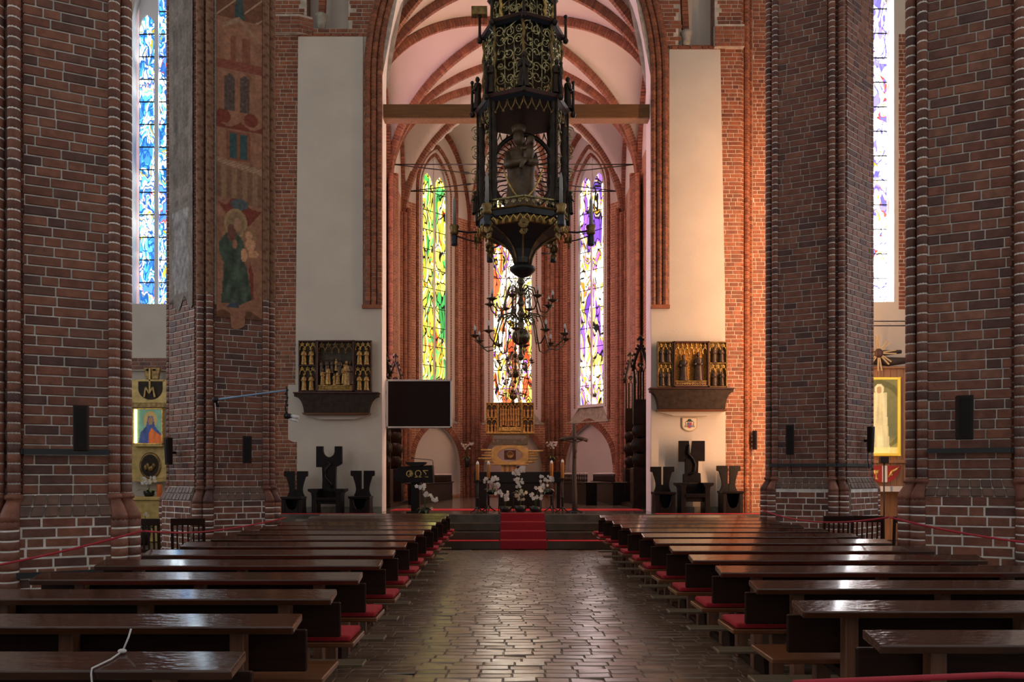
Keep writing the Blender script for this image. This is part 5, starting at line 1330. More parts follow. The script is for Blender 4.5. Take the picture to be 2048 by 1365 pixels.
def fret(m, a, t, L, z0, z1):
    rr = random.Random(int(a.x * 1000) + int(z0 * 77)); nx_, nz_ = 3, max(3, int((z1 - z0) / .16))
    for i in range(nx_):
        for j in range(nz_):
            c = a + t * (L * (i + .5) / nx_ + rr.uniform(-.02, .02)) + UP * (z0 + (z1 - z0) * (j + .5) / nz_ + rr.uniform(-.03, .03))
            scroll(m, c, t * rr.choice((-1, 1)), UP * rr.choice((-1, 1)), L / nx_ * rr.uniform(.4, .66), rr.uniform(.9, 1.7), rr.uniform(.008, .013))
            d0 = c + t * rr.uniform(-.07, .07) + UP * rr.uniform(-.07, .07); m.tube([d0, d0 + t * rr.uniform(-.05, .05) + UP * .06, d0 + t * rr.uniform(-.09, .09) + UP * .13], [.006, .018, .004], 5)
            if rr.random() < .8: m.ball(c + t * rr.uniform(-.05, .05) + UP * rr.uniform(-.05, .05), .026, n=6, m=4)
    for f in (.33, .67): m.tube([a + t * L * f + UP * z0, a + t * L * f + UP * z1], .008, 5)
panels('fretwork_panel', .55, ZL(222), ZL(86), fret); panels('fretwork_panel', .42, ZL(74), ZL(12), fret)
m = MB(); m.lathe([(.01, ZL(150)), (.50, ZL(150)), (.50, ZL(86)), (.01, ZL(86))], (0, 0, 0), 8, smooth=False, a0=-pi / 2); part('inner_casing', m, M['statue'], root)
m = MB(); m.lathe([(.01, ZL(74)), (.38, ZL(74)), (.36, ZL(0)), (.30, ZL(-60)), (.05, ZL(-160)), (.02, ZL(-170))], (0, 0, 0), 8, smooth=False, a0=-pi / 2); part('spire', m, M['statue'], root)
for R, za, zb_, mat in ((.57, 222, 84, 'gold_dark'), (.44, 74, 10, 'gold')):
    for k in range(8):
        m = MB(); p = octv(R, k); L = [p + UP * (ZL(za) + (ZL(zb_) - ZL(za)) * i / 14) + V3((.012 * cos(i * 1.6), .012 * sin(i * 1.6), 0)) for i in range(15)]; m.tube(L, .022, 6); part('twisted_colonnette', m, M[mat], root)
for k in range(8):
    for R, zb_, zt_ in ((.74, 222, 158), (.63, 74, 26)):
        m = MB(); p = octv(R, k) + UP * ZL(zb_ + 8); m.tube([p, p + UP * (ZL(zt_) - ZL(zb_))], [.026, .018], 6); m.ball(p, .045, n=7, m=5); m.ball(p + UP * (ZL(zt_) - ZL(zb_)), .03, n=6, m=4); part('pinnacle', m, M['statue'], root)
for k in range(8): link('small_saint', figurine(.5, M['statue']), root, octv(.66, k) + UP * ZL(221), k * pi / 4)
for k in range(8):
    m = MB(); p = octv(.66, k) + UP * ZL(474)
    for q in (-1, 1): scroll(m, p + octv(.04, k) - UP * .03, octv(1, k, 2), UP, .07 * q, 1.4, .016); scroll(m, p + octv(.02, k) - UP * .13, octv(1, k, 2), UP, .05 * q, 1.3, .014)
    m.ball(p - UP * .05, .05, n=8, m=6); part('scroll_pendant', m, M['gold_dark'], root)
# Madonna, mandorla and rays
m = MB(); H = ZL(262) - ZL(432); n = 18; prof = [(.26, 0), (.255, .06), (.22, .2), (.20, .38), (.20, .5), (.225, .62), (.215, .70), (.17, .76), (.075, .80), (.06, .83)]; vs = []
for r, z in prof:
    for q in range(n): a = 2 * pi * q / n; rr_ = r * (1 + .09 * sin(5 * a + z * 5) * (1 - z)); vs.append((rr_ * cos(a), rr_ * sin(a) * .75, z * H))
m.add(vs, [(i * n + q, i * n + (q + 1) % n, (i + 1) * n + (q + 1) % n, (i + 1) * n + q) for i in range(len(prof) - 1) for q in range(n)], True)
m.ball((-.03, -.03, .90 * H), .085, .09, .12, 12, 8); m.lathe([(.085, 0), (.095, .03), (.11, .09), (.1, .10)], (-.03, -.02, .96 * H), 10)
m.tube([(-.17, -.03, .70 * H), (-.20, -.14, .55 * H), (.0, -.22, .56 * H), (.1, -.2, .6 * H)], [.07, .065, .05, .035], 8); m.tube([(.18, -.03, .68 * H), (.20, -.15, .58 * H), (.10, -.22, .56 * H)], [.07, .065, .04], 8)
m.tube([(.10, -.17, .56 * H), (.12, -.18, .68 * H), (.13, -.17, .76 * H)], [.075, .085, .045], 9); m.ball((.14, -.17, .82 * H), .062, .065, .075, 10, 7); m.tube([(.10, -.2, .6 * H), (.02, -.26, .54 * H), (.0, -.26, .47 * H)], [.04, .035, .028], 7); m.tube([(.09, -.22, .72 * H), (.0, -.25, .70 * H)], [.03, .022], 6)
part('madonna_figure', m, plain('darkened gilt robe', (.12, .078, .045), .4, metal=.2, nscale=5, namt=.7), root, loc=(-.03, .02, ZL(430)), label='blackened carved Madonna holding a child')
m = MB(); m.tube([(-.28 + .56 * i / 12, -.20 - .02 * sin(i), ZL(350) - .42 * sin(pi * i / 12) ** .8 + 0) for i in range(13)], .012, 6); part('robe_hem', m, M['gold'], root)
m = MB(); cz = ZL(340); a_, b_ = .46, .56
m.tube([(a_ * cos(2 * pi * i / 40), .10, cz + b_ * sin(2 * pi * i / 40)) for i in range(40)], .035, 7, closed=True); mand = part('mandorla_ring', m, M['statue'], root)
for i in range(44):
    an = 2 * pi * i / 44; dr = V3((cos(an), 0, sin(an))); sd = V3((-sin(an), 0, cos(an))); m = MB()
    L = [V3((.23 * cos(an), .10, cz + .40 * sin(an))) + (V3((a_ * cos(an), .10, cz + b_ * sin(an))) - V3((.23 * cos(an), .10, cz + .40 * sin(an)))) * f + sd * (.012 * sin(f * 9) if i % 2 else 0) for f in (0, .2, .4, .6, .8, 1)]
    m.tube(L, .009, 5); part('ray', m, M['statue'], mand)
for k in range(6):                                                     # candle arms
    a = k * pi / 3; u = V3((cos(a), sin(a), 0)); m = MB(); zc = ZL(464)
    m.tube([u * .6 + UP * (zc), u * .8 + UP * (zc - .01), u * 1.0 + UP * (zc + .02)], .014, 6); m.tube([u * .6 + UP * (zc - .16), u * .8 + UP * (zc - .12), u * 1.0 + UP * (zc - .05)], .010, 5); arm = part('candle_arm', m, M['iron'], root)
    m = MB(); m.lathe([(.045, -.20), (.05, -.18), (.05, -.06), (.035, -.05)], u * 1.0 + UP * zc, 10); part('socket', m, M['blue'], arm)
    m = MB(); m.lathe([(.04, -.05), (.07, -.02), (.055, .02), (.075, .06), (.07, .09), (.03, .09)], u * 1.0 + UP * zc, 12); part('candle_cup', m, M['gold_dark'], arm)
    m = MB(); m.tube([u * 1.0 + UP * (zc + .09), u * 1.0 + UP * (zc + .45), u * 1.0 + UP * (zc + .52)], [.026, .022, .006], 8); part('candle', m, M['waxwhite'], arm)
m = MB(); m.tube([(0, 0, ZL(-165)), (0, 0, 9.9)], .02, 6); part('chain', m, M['iron'], root)
m = MB(); m.box(-.75, -.52, -.05, .05, ZL(32), ZL(16)); part('carved_arm', m, M['gold_dark'], root)

# ---- brass chandeliers
def chandelier(label, x, y, zg, rg, tiers, ztop, zlow, multi=True):
    root = thing('brass_chandelier', label, 'chandelier', (x, y, zlow)); Zc = lambda z: z - zlow
    m = MB(); m.ball((0, 0, Zc(zg)), rg, rg, rg * .95, 18, 12); part('globe', m, M['brass'], root)
    pr = [(.015, 0), (.04, .03), (.06, .07), (.03, .12)]; top = max(t_[1] for t_ in tiers) - zlow + .25; b = Zc(zg) - rg
    pr += [(.03, b), (.05, b + .02)]; m = MB(); m.lathe(pr, (0, 0, 0), 12)
    z = Zc(zg) + rg * .85; L = [(.05, z)]
    while z < top: L += [(.035, z + .03), (.075, z + .08), (.05, z + .13), (.03, z + .18)]; z += .18
    m.lathe(L + [(.02, z + .03)], (0, 0, 0), 12); part('turned_stem', m, M['brass'], root)
    m = MB(); m.tube([(0, 0, z), (0, 0, Zc(ztop))], .012, 6); part('suspension_rod', m, M['iron'], root)
    for (R, za, zend, n, rot) in tiers:
        for k in range(n):
            a = rot + k * 2 * pi / n; u = V3((cos(a), sin(a), 0)); z0 = Zc(za); ze = Zc(zend); m = MB()
            L = [u * .05 + UP * z0, u * (R * .22) + UP * (z0 + .10), u * (R * .42) + UP * (z0 + .06), u * (R * .50) + UP * (z0 - .10), u * (R * .62) + UP * (ze - .17), u * (R * .80) + UP * (ze - .19), u * (R * .95) + UP * (ze - .10), u * R + UP * ze]
            m.tube(L, .012 if R > .4 else .009, 6); scroll(m, u * (R * .26) + UP * (z0 - .02), u, UP, R * .12, 1.3, .008); arm = part('arm', m, M['brass'], root)
            m = MB(); m.lathe([(.02, -.03), (.06, -.005), (.10 if R > .4 else .06, .01), (.02, .012)], u * R + UP * ze, 10); part('drip_pan', m, M['brass'], arm)
            m = MB(); m.tube([u * R + UP * ze, u * R + UP * (ze + .09)], .014, 7); part('candle_sleeve', m, M['iron'], arm)
            m = MB(); m.lathe([(.012, 0), (.022, .03), (.018, .06), (.003, .095)], u * R + UP * (ze + .09), 8); part('flame_bulb', m, M['bulb'], arm)
D1 = 12.9
chandelier('large two-tier brass chandelier with globe hanging behind the lantern', .24, D1, zat(674, D1), .16, [(.80, zat(640, D1), zat(676, D1), 10, .2), (.56, zat(585, D1), zat(606, D1), 8, .5)], 13.0, zat(722, D1))
chandelier('middle-sized brass chandelier hanging inside the chancel', .24, 21.9, zat(748, 21.9), .13, [(.52, zat(716, 21.9), zat(724, 21.9), 8, .3), (.36, zat(745, 21.9), zat(757, 21.9), 6, .1)], 15.4, zat(768, 21.9))
chandelier('small brass chandelier hanging in front of the high altarpiece', .22, 27.2, zat(793, 27.2), .14, [(.46, zat(786, 27.2), zat(790, 27.2), 8, .1)], 15.4, zat(808, 27.2))

# ---- wall painting on the pillar
Aw, Bw = W3(.17, .845), W3(.82, .545); tw = (Bw - Aw).normalized(); nw = V3((tw.y, -tw.x, 0)); Lw = (Bw - Aw).length
def pz(y): return zat(y, 12.4)
fr_rnd = random.Random(3)
def ell(u, y, cu, cy, ru, ry): return ((u - cu) / ru) ** 2 + ((y - cy) / ry) ** 2 < 1
def inpoly(u, y, P):
    r = False; j = len(P) - 1
    for i in range(len(P)):
        if (P[i][1] > y) != (P[j][1] > y) and u < (P[j][0] - P[i][0]) * (y - P[i][1]) / (P[j][1] - P[i][1]) + P[i][0]: r = not r
        j = i
    return r
ROBE = [(.20, 470), (.36, 462), (.56, 478), (.62, 500), (.58, 520), (.66, 535), (.78, 598), (.60, 606), (.50, 612), (.10, 608), (.14, 560), (.16, 530), (.05, 505), (.06, 488)]
def fresco(u, v):
    y = 640 + (-20 - 640) * v
    n = mnoise.noise(V3((u * 6, y * .05, 1.0))) * .25; c = V3((.27, .135, .085)) * (1 + n)
    dk = V3((.12, .055, .04)); md = V3((.21, .085, .055)); lt = V3((.36, .23, .15)); gr = V3((.05, .075, .07)); rd = V3((.17, .05, .035))
    if y < 42: c = V3((.15, .07, .045)) if abs(sin(u * 7 + y * .08)) > .18 else lt
    if inpoly(u, y, [(.44, -20), (.54, -20), (.62, 38), (.38, 45)]): c = gr
    if inpoly(u, y, [(.15, 52), (.5, 34), (.92, 72), (.92, 80), (.5, 44), (.15, 62)]): c = lt * .8
    if y > 62 and y < 128 and (.30 < u < .42 or .55 < u < .74) and y > 74: c = md
    if 124 < y < 143: c = rd * 1.3 if int(u * 14 + (y - 124) * .3) % 2 else md
    for a, b in ((.18, .40), (.50, .72)):
        if a < u < b and 150 + 8 * abs((u - (a + b) / 2) / .11) < y < 226: c = V3((.10, .07, .06)) * (1 + .5 * mnoise.noise(V3((u * 22, y * .2, 0))))
    for cu in (.15, .75):
        if ell(u, y, cu, 238, .16, 14): c = rd
    if 245 + 12 * abs(sin(u * 6)) < y < 260: c = rd
    if .22 < u < .74 and 264 < y < 324: c = md
    for a, b in ((.28, .44), (.52, .68)):
        if a < u < b and 270 < y < 320: c = V3((.045, .085, .085))
    yb = y - 14 * u
    if 320 < yb < 331: c = lt if int(u * 24 + yb * .4) % 2 else lt * .7
    if 333 < yb < 398: c = V3((.25, .155, .095)) if int(u * 9) % 2 else V3((.19, .10, .065))
    if inpoly(u, y, [(.02, 408), (.22, 432), (.40, 424), (.70, 452), (.98, 420), (.72, 415), (.60, 400), (.35, 398), (.2, 414)]): c = rd
    if ell(u, y, .50, 410, .19, 11): c = V3((.085, .105, .11))
    if ell(u, y, .42, 448, .25, 29): c = V3((.33, .22, .12))
    if ell(u, y, .42, 449, .20, 24): c = V3((.24, .16, .09))
    if inpoly(u, y, ROBE):
        f = mnoise.noise(V3((u * 9 + y * .01, y * .03, 4))); c = V3((.062, .085, .062)) * (1 + .7 * f)
    if ell(u, y, .33, 468, .10, 18): c = V3((.15, .07, .05))
    if ell(u, y, .45, 450, .085, 13): c = V3((.33, .19, .12))
    if ell(u, y, .72, 470, .15, 17): c = V3((.26, .15, .085))
    if ell(u, y, .70, 470, .075, 9) or ell(u, y, .74, 488, .11, 12) or ell(u, y, .60, 510, .07, 14) or ell(u, y, .80, 506, .12, 8): c = V3((.50, .27, .15))
    if ell(u, y, .40, 490, .055, 9): c = V3((.32, .16, .10))
    if inpoly(u, y, [(.30, 608), (.50, 606), (.48, 618), (.22, 616)]): c = V3((.06, .075, .10))
    if inpoly(u, y, [(.72, 520), (.80, 545), (.82, 598), (.76, 596), (.70, 540)]): c = rd
    return c
o = painted_grid('wall_painting', lambda u, v: Aw + tw * (Lw * u) + nw * .012 + UP * pz(640 - 660 * v - (0 if v > 0 else 6 * sin(u * 11) + 12 - 26 * (u > .3 and u < .62))), 44, 330, fresco, M['paint'], P3, 'faded medieval wall painting of a robed mother and child below towers')
Ao, Bo = W3(-.82, .325), W3(-.2, .845); to = (Bo - Ao).normalized(); no = V3((to.y, -to.x, 0)); Lo = (Bo - Ao).length
def faded(u, v):
    y = 620 - 640 * v; n = mnoise.noise(V3((u * 5, y * .03, 7))); c = V3((.17, .145, .13)) * (1 + .45 * n)
    if 450 < y < 600 and abs(u - .5) < .30 + .05 * sin(y * .06): c = V3((.22, .21, .21)) * (1 + .6 * mnoise.noise(V3((u * 10, y * .06, 3))))
    if y < 440 and int(u * 5) % 2 and abs(sin(y * .03)) > .3: c = c * .75
    return c
painted_grid('faded_painting', lambda u, v: Ao + to * (Lo * u) + no * .018 + UP * (zat(610, 12.5) + (10.4 - zat(610, 12.5)) * v + (.10 * sin(u * 12) if v < .01 else 0)), 24, 200, faded, M['paint'], P3, 'grey remains of a wall painting')
def spiral(u, v): return V3((.185, .105, .068)) if (u * 1.0 + v * 34) % 1 > .16 else V3((.11, .045, .032))
for uv_ in ((.935, .40), (.865, .50), (.085, .905), (-.06, .925)):
    c0 = W3(*uv_); painted_grid('painted_shaft', lambda u, v: c0 + V3((cos(u * 2 * pi) * .064, -sin(u * 2 * pi) * .064, zat(600, 12.5) + (10.4 - zat(600, 12.5)) * v)), 12, 150, spiral, M['paint'], P3)

# ---- column loudspeakers on the pillars
def speaker(label, px, py0, py1, d, w, rz, tilt=.12, cable=0):
    z1, z0 = zat(py0, d), zat(py1, d); root = thing('column_loudspeaker', label, 'loudspeaker', (xat(px, d), d, z0), rz, 'column loudspeakers'); h = z1 - z0
    m = MB(); m.prism([(-.06, 0), (.02, 0), (.02 - tilt * .0, h), (-.06 - tilt * h * .35, h)], 'x', -w / 2, w / 2); part('housing', m, M['speaker'], root, bevel=.008)
    m = MB(); m.prism([(-.068, .03), (-.06, .03), (-.06 - tilt * h * .33, h - .03), (-.068 - tilt * h * .33, h - .03)], 'x', -w * .28, w * .28); part('grille', m, M['black'], root)
    m = MB(); m.box(-.02, .02, .02, .10, h * .4, h * .5); part('wall_bracket', m, M['iron'], root)
    if cable: m = MB(); m.tube([(0, .03, 0), (.01, .04, -cable * .5), (.03, .03, -cable)], .008, 5); part('cable', m, M['iron'], root)
speaker('dark column loudspeaker on the front pillar above its iron strap, lectern side', 163, 812, 903, 7.35, .13, .38, cable=0)
speaker('dark column loudspeaker on the face below the wall painting', 494, 873, 927, 12.2, .14, .40)
speaker('dark column loudspeaker on the outer side of the painted pillar', 340, 876, 930, 12.45, .11, -.6)
speaker('dark column loudspeaker on the warm lit brick wall', 1510, 862, 900, 18.7, .10, -.5)
speaker('dark column loudspeaker with dangling cable on the pillar by the warm wall', 1580, 851, 910, 13.55, .14, -.38, cable=.35)
speaker('dark column loudspeaker on the pillar edge beside the star altar', 1739, 854, 905, 13.75, .10, .5, cable=.3)
speaker('dark column loudspeaker on the dark front pillar, crucifix side', 1928, 792, 880, 8.45, .17, -.38)

# ---- blue rod with a spotlight
a, b = at(430, 800, 11.98), at(573, 781, 12.25)
root = thing('spotlight_rod', 'light blue rod carrying a small spotlight on a chain', 'spotlight', a); L_ = b - a
m = MB(); m.tube([(0, 0, 0), L_], .016, 8); part('rod', m, M['bluerod'], root)
m = MB(); m.ball((0, 0, 0), .05); m.tube([(0, 0, 0), V3((-.06, .30, -.08))], .02, 6); part('wall_joint', m, M['iron'], root)
m = MB(); m.tube([L_ + V3((0, 0, .06)), L_ + V3((.01, 0, -.15)), L_ + V3((-.02, 0, -.3)), L_ + V3((.02, 0, -.42))], .014, 6)
for i in range(6): m.ball(L_ + V3((.012 * (-1) ** i, 0, -.06 * i)), .022, n=6, m=4)
part('chain', m, M['iron'], root)
m = MB(); m.tube([L_ + V3((-.02, 0, -.42)), L_ + V3((.08, -.02, -.43))], [.05, .045], 10); part('lamp_housing', m, M['iron'], root)
m = MB(); m.tube([L_ + V3((.08, -.02, -.42)), L_ + V3((.22, -.05, -.45))], [.028, .030], 10); part('lamp_tube', m, M['white'], root)
m = MB(); m.tube([L_ + V3((.06, -.02, -.47)), L_ + V3((.20, -.05, -.51))], [.022, .024], 10); part('lamp_tube', m, M['white'], root)
m = MB(); m.tube([V3((0, 0, -.02)), V3((.02, 0, -.3)), V3((.02, 0, -.36))], .006, 5); part('hanging_wire', m, M['string'], root)

# ---- side altar with the icon (aisle on the lectern side)
d = 18.9; k = d / FPX; cx = 301
X = lambda p: (p - cx) * k
ZB = zat(958, d)
root = thing('icon_altar_retable', 'gold wooden retable with cross over letter M and an oval opening, around the lit icon', 'retable', (xat(cx, d), d, ZB))
Z = lambda q: zat(q, d) - ZB
m = MB(); m.box(X(240), X(360), .0, .08, 0, Z(893)); m.box(X(240), X(360), .0, .08, Z(816), Z(760)); part('gold_board', m, M['goldwood'], root, bevel=.01)
m = MB(); m.box(X(240), X(360), -.01, .08, Z(893), Z(886)); m.box(X(240), X(360), -.01, .08, Z(816), Z(806)); part('carved_frieze', m, M['gold_dark'], root, bevel=.01)
m = MB(); m.prism([(X(301 + 24 * cos(pi + pi * i / 16)), Z(778) + 22 * k * sin(pi + pi * i / 16)) for i in range(17)][::-1] + [(X(277), Z(764)), (X(325), Z(764))], 'y', -.012, .0); part('dark_half_round', m, M['predella'], root)
m = MB()
for (p, q) in (((290, 795), (293, 775)), ((293, 775), (300, 788)), ((300, 788), (307, 775)), ((307, 775), (311, 795))): m.bar((X(p[0]), -.03, Z(p[1])), (X(q[0]), -.03, Z(q[1])), .03, .05, up=(0, 1, 0))
part('letter_m', m, M['goldwood'], root, label='large carved letter M')
m = MB(); m.box(X(299), X(302), -.04, -.01, Z(785), Z(738)); m.box(X(274), X(328), -.04, -.01, Z(763), Z(760)); part('cross', m, M['goldwood'], root)
m = MB(); m.prism([(X(290), Z(759)), (X(316), Z(759)), (X(320), Z(736)), (X(288), Z(736))], 'y', .0, .08); part('crown_piece', m, M['gold_dark'], root, bevel=.01)
m = MB()
for xx in (295, 308): m.lathe([(.03, 0), (.04, .02), (.03, .04)], (X(xx), -.01, Z(742)), 10)
part('crown_holes', m, M['black'], root)
m = MB(); m.lathe([(.001, 0), (.24, 0), (.27, .012), (.27, .02), (.24, .03)], (0, 0, 0), 24, 1.0, 1.25); o = part('oval_rim', m, M['gold_dark'], root, loc=(0, -.0, Z(932))); o.rotation_euler = (pi / 2, 0, 0)
m = MB(); m.lathe([(.001, .0), (.225, .0), (.225, .012)], (0, 0, 0), 24, 1.0, 1.25); o = part('oval_relief_ground', m, M['predella'], root, loc=(0, -.02, Z(932))); o.rotation_euler = (pi / 2, 0, 0)
m = MB()
for i in range(5): m.ball((-.10 + .05 * i, -.05, Z(936) + .05 * sin(i * 2)), .05, .02, .07, 8, 5)
part('oval_relief', m, M['gold_dark'], root)
m = MB(); m.prism([(X(250), 0), (X(352), 0), (X(345), -.05), (X(301), -.10), (X(257), -.05)], 'y', .0, .06); part('curved_foot', m, M['goldwood'], root)
m = MB(); m.box(X(272), X(331), -.19, 0, Z(894), Z(890.4)); part('icon_ledge', m, M['goldwood'], root)
icon = thing('icon_painting', 'framed icon of a robed figure in blue and orange lit by a tube', 'painting', (xat(cx, d), d - .13, zat(890, d)))
Z = lambda q: zat(q, d) - zat(890, d)
m = MB(); box_frame(m, X(272), X(331), -.04, .05, 0, Z(818), .03); part('frame', m, M['gold'], icon, bevel=.005)
m = MB(); m.box(X(295), X(305), .05, .13, Z(818) - .05, Z(818) - .01); part('hanger', m, M['iron'], icon)
bl = random.Random(5); spots = [(bl.random(), bl.random()) for _ in range(60)]
def icon_c(u, v):
    c = V3((.10, .19, .13)) * (1 + .2 * mnoise.noise(V3((u * 5, v * 5, 0))))
    if ell(u, v, .58, .68, .24, .26): c = V3((.26, .17, .06))
    if inpoly(u, v, [(.14, 0), (.22, .32), (.42, .50), (.50, .80), (.66, .80), (.74, .5), (.95, .30), (1, 0)]): c = V3((.03, .045, .12)) * (1 + .5 * mnoise.noise(V3((u * 9, v * 4, 5))))
    if inpoly(u, v, [(.50, 0), (.52, .30), (.62, .46), (.74, .36), (.98, .22), (1, 0)]): c = V3((.32, .075, .02)) * (1 + .4 * mnoise.noise(V3((u * 9, v * 4, 9))))
    if ell(u, v, .58, .66, .085, .12): c = V3((.17, .095, .05))
    return c
painted_grid('picture', lambda u, v: (X(274) + (X(329) - X(274)) * u, -.0, .02 + (Z(818) - .04) * v), 44, 56, icon_c, M['glow_icon'], icon)
m = MB(); m.box(X(275), X(279), -.03, -.005, .04, Z(820)); part('light_tube', m, plain('lit tube', (1, .9, .5), .4, emit=(1, .80, .35), estr=6), icon, label='glowing yellow light tube')
m = MB(); m.box(X(240), X(362), -.55, .0, zat(1000, d) - .0, zat(993, d)); m.box(X(246), X(356), -.50, -.05, 0, zat(1000, d)); t_ = tag(part('side_altar_table', m, M['goldwood'], None, bevel=.01, loc=(xat(cx, d), d, 0)), 'gold wooden side altar table below the icon', 'altar')
orchid('white orchid in a pot on the side altar below the icon', (xat(298, 18.6), 18.6, zat(993, d)), .13, .14, [(-.08, .26, 9, .10), (.08, .28, 9, .10)], 8, .3)
m = MB(); m.lathe([(.06, 0), (.062, .01), (.062, .28), (.05, .30)], (0, 0, 0), 14); tag(part('pillar_candle', m, plain('orange wax', (.60, .13, .015), .5), None, loc=(xat(319, 18.5), 18.5, zat(993, d))), 'thick orange candle on the side altar beside the orchid', 'candle')
orchid('small trailing green plant on the floor below the icon altar', (xat(289, 17.6), 17.6, 0), .14, .5, [(.05, .25, 3, .08)], 9, .3, 'petal_c', group='green plants')

# ---- side altar with the star (aisle on the crucifix side)
d = 18.9; cx = 1768
X = lambda p: (p - cx) * k
ZB = .0; Z = lambda q: zat(q, d)
root = thing('wooden_retable', 'light wooden panelled retable behind the gold-lit robed figure picture', 'retable', (xat(cx, d), d, 0))
for i in range(8):
    m = MB(); xa = 1716 + i * 13; m.box(X(xa), X(xa + 12.6), .0, .10 + .01 * (i % 2), 0, Z(738)); part('plank', m, M['wood'], root, bevel=.005)
m = MB(); m.box(X(1712), X(1822), -.08, .10, Z(738), Z(734)); m.box(X(1712), X(1822), -.06, .02, Z(927), Z(921)); part('ledge', m, M['wood'], root, bevel=.006)
m = MB(); m.box(X(1712), X(1822), -.55, .0, Z(983), Z(973)); part('altar_cloth', m, M['altarcloth'], root)
pic = thing('lit_picture', 'tall gold framed picture of a pale robed figure with light from below painted in', 'painting', (xat(cx, d), d - .06, zat(912, d)))
Z3 = lambda q: zat(q, d) - zat(912, d)
m = MB(); box_frame(m, X(1726), X(1797), -.05, .05, 0, Z3(756), .06); part('frame', m, plain('gilt frame with added glow', (.62, .45, .06), .35, metal=.4, emit=(.8, .5, .05), estr=.35), pic, bevel=.008)  # frame material emits a little, an added glow round the picture
def pic_c(u, v):  # brighter foot: light from below put into the paint colours
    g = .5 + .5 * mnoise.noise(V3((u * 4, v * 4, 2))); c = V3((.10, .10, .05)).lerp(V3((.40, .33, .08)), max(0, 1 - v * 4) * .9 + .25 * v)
    if ell(u, v, .42, .52, .85, .46) and not ell(u, v, .42, .5, .70, .40): c = c * .6
    w = .20 + .18 * max(.6 - v, 0)
    if v < .82 and abs(u - .44) < w * (1 if v > .25 else 1): c = V3((.55, .47, .24)) * (1 + .35 * mnoise.noise(V3((u * 14, v * 3, 0))))
    if ell(u, v, .42, .86, .14, .07): c = V3((.60, .52, .28))
    if ell(u, v, .42, .85, .075, .05): c = V3((.36, .22, .10))
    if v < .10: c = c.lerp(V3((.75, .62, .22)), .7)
    return c
painted_grid('picture', lambda u, v: (X(1728) + (X(1795) - X(1728)) * u, -.0, .03 + (Z3(756) - .06) * v), 44, 90, pic_c, M['glow_icon'], pic)
root = thing('wooden_star', 'star of pale straw-coloured wooden rays above the lit picture', 'star', (xat(1757, 18.7), 18.7, zat(707, 18.7)))
m = MB(); m.ball((0, 0, 0), .12, .06, .12, 12, 8); part('core', m, M['shrine'], root)
for i in range(8):
    a = i * pi / 4 + .08; rl = .44 if i % 2 == 0 else .38; u = V3((cos(a), 0, sin(a))); w_ = V3((-sin(a), 0, cos(a)))
    for sgn in (-1, 1):
        m = MB(); m.bar(u * .08 + w_ * .012 * sgn, u * rl + w_ * .045 * sgn, .03, .03, up=(0, 1, 0)); part('ray', m, M['straw'], root)
for (y0, px0, px1, py0, py1, nm, lab) in ((18.95, 1716, 1802, 700, 711, 'old_timber', 'thin weathered timber lying behind the wooden star'), (18.95, 1716, 1816, 714, 732, 'old_timber', 'thick weathered timber lying below the wooden star')):
    m = MB(); L0 = xat(px1, y0) - xat(px0, y0); m.tube([(0, 0, 0), (L0 * .3, 0, .03), (L0 * .6, 0, -.01), (L0, 0, .02)], [(py1 - py0) * k / 2] * 3 + [(py1 - py0) * k / 3], 8); tag(part(nm, m, M['bark'], None, loc=(xat(px0, y0), y0, zat((py0 + py1) / 2, y0))), lab, 'timber')
root = thing('lighting_truss', 'thin metal lighting truss crossing the end wall above the star', 'truss', (xat(1716, 18.9), 18.9, zat(652, 18.9))); Lt = 1.7; ht = zat(643, 18.9) - zat(652, 18.9)
for zz in (0, ht):
    m = MB(); m.tube([(0, 0, zz), (Lt, 0, zz)], .014, 6); part('chord', m, M['iron'], root)
for i in range(10): m = MB(); m.tube([(Lt * i / 10, 0, 0 if i % 2 else ht), (Lt * (i + 1) / 10, 0, ht if i % 2 else 0)], .008, 5); part('brace', m, M['whiteframe'], root)
for xx in (.2, 1.5): m = MB(); m.tube([(xx, 0, ht), (xx, .42, ht)], .012, 6); part('wall_bracket', m, M['iron'], root)
root = thing('lamp_on_stand', 'black lamp head on a thin stand before the lit picture', 'lamp', (xat(1768, 18.0), 18.0, 0)); Zs = lambda q: zat(q, 18.0)
m = MB(); m.tube([(0, 0, .02), (0, 0, Zs(924))], .018, 7); part('pole', m, M['iron'], root)
m = MB(); m.box(-.11, .10, -.05, .05, Zs(927), Zs(914)); part('lamp_head', m, M['black'], root, bevel=.01)
m = MB(); m.lathe([(.16, 0), (.16, .015), (.03, .03)], (0, 0, 0), 14); part('base', m, M['iron'], root)
root = thing('altar_emblem', 'red and gold shield-shaped emblem with a chalice below the lit picture', 'emblem', (xat(1768, 18.78), 18.78, zat(967, 18.78))); ze = lambda q: zat(q, 18.78) - zat(967, 18.78)
pts = [(X(1734), ze(932)), (X(1738), ze(950)), (X(1748), ze(962)), (X(1768), ze(967)), (X(1786), ze(961)), (X(1797), ze(948)), (X(1802), ze(932))]
m = MB(); m.prism(pts, 'y', -.03, .0); part('red_field', m, M['redflag'], root)
m = MB(); m.box(X(1763), X(1773), -.04, -.03, ze(965), ze(932)); part('white_band', m, M['altarcloth'], root)
m = MB(); m.lathe([(.05, 0), (.05, .02), (.015, .05), (.015, .12), (.05, .14), (.07, .24), (.06, .24)], (X(1751), -.04, ze(960)), 12, 1, .3); part('gold_chalice', m, M['gold'], root)
m = MB(); m.tube([(X(1775), -.035, ze(955)), (X(1782), -.035, ze(944)), (X(1790), -.035, ze(940)), (X(1797), -.035, ze(934))], [.02, .035, .03, .01], 7); m.ball((X(1781), -.035, ze(950)), .04, .02, .03); part('gold_bird', m, M['gold'], root)

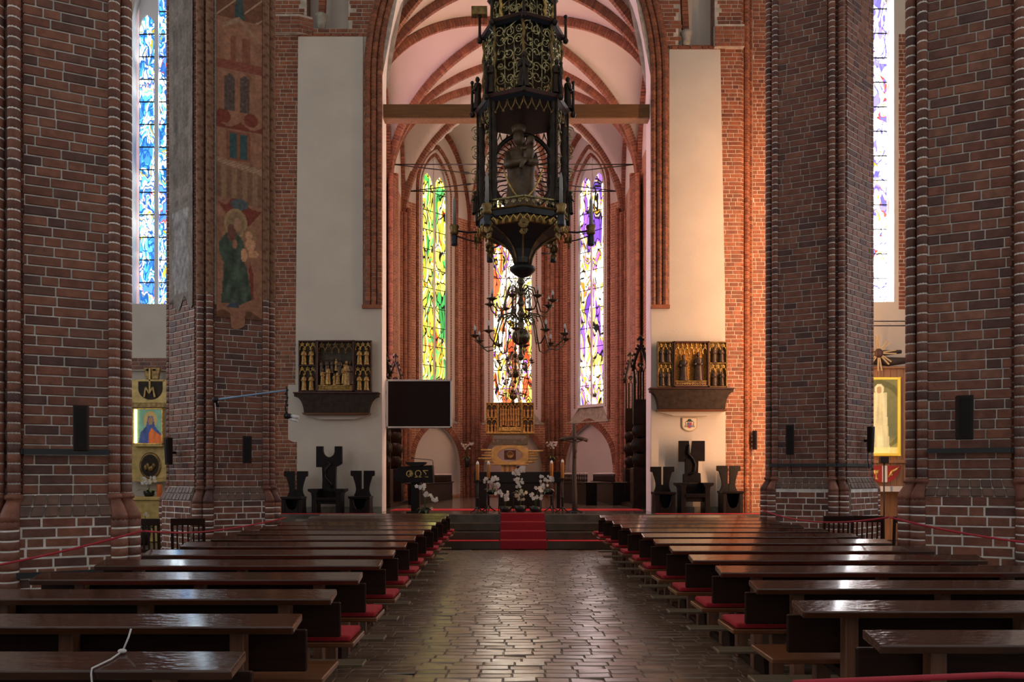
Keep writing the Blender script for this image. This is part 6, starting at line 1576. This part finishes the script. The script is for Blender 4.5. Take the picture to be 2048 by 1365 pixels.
# ---- slat-back chairs between the pillars
def make_chair(h):
    root = link('slat_chair', None); w, dp, sh = .22, .22, .45
    m = MB(); m.box(-w, w, -dp, dp, sh - .03, sh); part('seat', m, M['chair'], root, bevel=.006)
    for sx in (-1, 1):
        m = MB(); m.box(sx * w - .02, sx * w + .02, dp - .04, dp, 0, sh - .03); part('leg', m, M['chair'], root, bevel=.004)
        m = MB(); m.bar((sx * w, -dp + .02, 0), (sx * w, -dp - .03, h), .035, .035, up=(1, 0, 0)); part('back_post', m, M['chair'], root, bevel=.004)
    m = MB(); m.box(-w, w, -dp - .05, -dp - .015, h - .10, h); part('top_rail', m, M['chair'], root, bevel=.006)
    m = MB(); m.box(-w, w, -dp - .03, -dp + .0, sh + .08, sh + .13); part('lower_rail', m, M['chair'], root, bevel=.004)
    for i in range(5): m = MB(); x = -w + .07 + i * (2 * w - .14) / 4; m.bar((x, -dp - .01, sh + .12), (x, -dp - .03, h - .09), .028, .016, up=(1, 0, 0)); part('slat', m, M['chair'], root)
    return root
pc = make_chair(1.02); index_children(pc)
spots = [(-5.35, 10.2, .1, 'first chair from the front pillar beneath the icon altar view'), (-5.2, 11.0, -.05, 'second'), (-4.62, 11.05, .1, 'third'), (-5.9, 10.9, .0, 'fourth'),
         (5.05, 11.7, .05, 'fifth'), (5.55, 11.75, -.1, 'sixth'), (6.05, 11.6, .1, 'seventh')]
labs = ['dark slat-back chair standing closest to the front pillar, icon altar side', 'dark slat-back chair in the middle of the row by the painted pillar', 'dark slat-back chair beside the pews by the painted pillar', 'dark slat-back chair deepest in the aisle, icon altar side',
        'dark slat-back chair beside the pews near the warm wall pillar', 'dark slat-back chair in the middle of the row near the warm wall pillar', 'dark slat-back chair deepest in the aisle, star altar side']
for i, (x, y, a, _) in enumerate(spots):
    o = pc if i == 0 else copy_tree(pc); o.location = (x, y, 0); o.rotation_euler = (0, 0, a); tag(o, labs[i], 'chair', 'slat-back chairs between the pillars')

# ---- unseen warm light added behind the pillar to turn the brick wall orange
root = thing('added_wall_light', 'added unseen warm light behind the pillar, tinting the brick wall', 'lamp', (7.12, 16.1, 0))
m = MB(); m.box(-.07, .07, -.06, 0, .05, 10.4); part('housing', m, M['iron'], root, bevel=.005)  # housing and base made up to go with the added light
m = MB(); m.lathe([(.2, 0), (.2, .03), (.06, .05)], (0, 0, 0), 16); part('base', m, M['iron'], root)
ld = bpy.data.lights.new('added_wall_light_area', 'AREA'); ld.shape = 'RECTANGLE'; ld.size = .1; ld.size_y = 9.6; ld.energy = 330; ld.color = (1, .52, .26)
lo = bpy.data.objects.new('added_wall_light_area', ld); COL.objects.link(lo); lo.parent = root; lo.location = (0, .02, 5.4); lo.rotation_euler = (pi / 2, 0, radians(18))
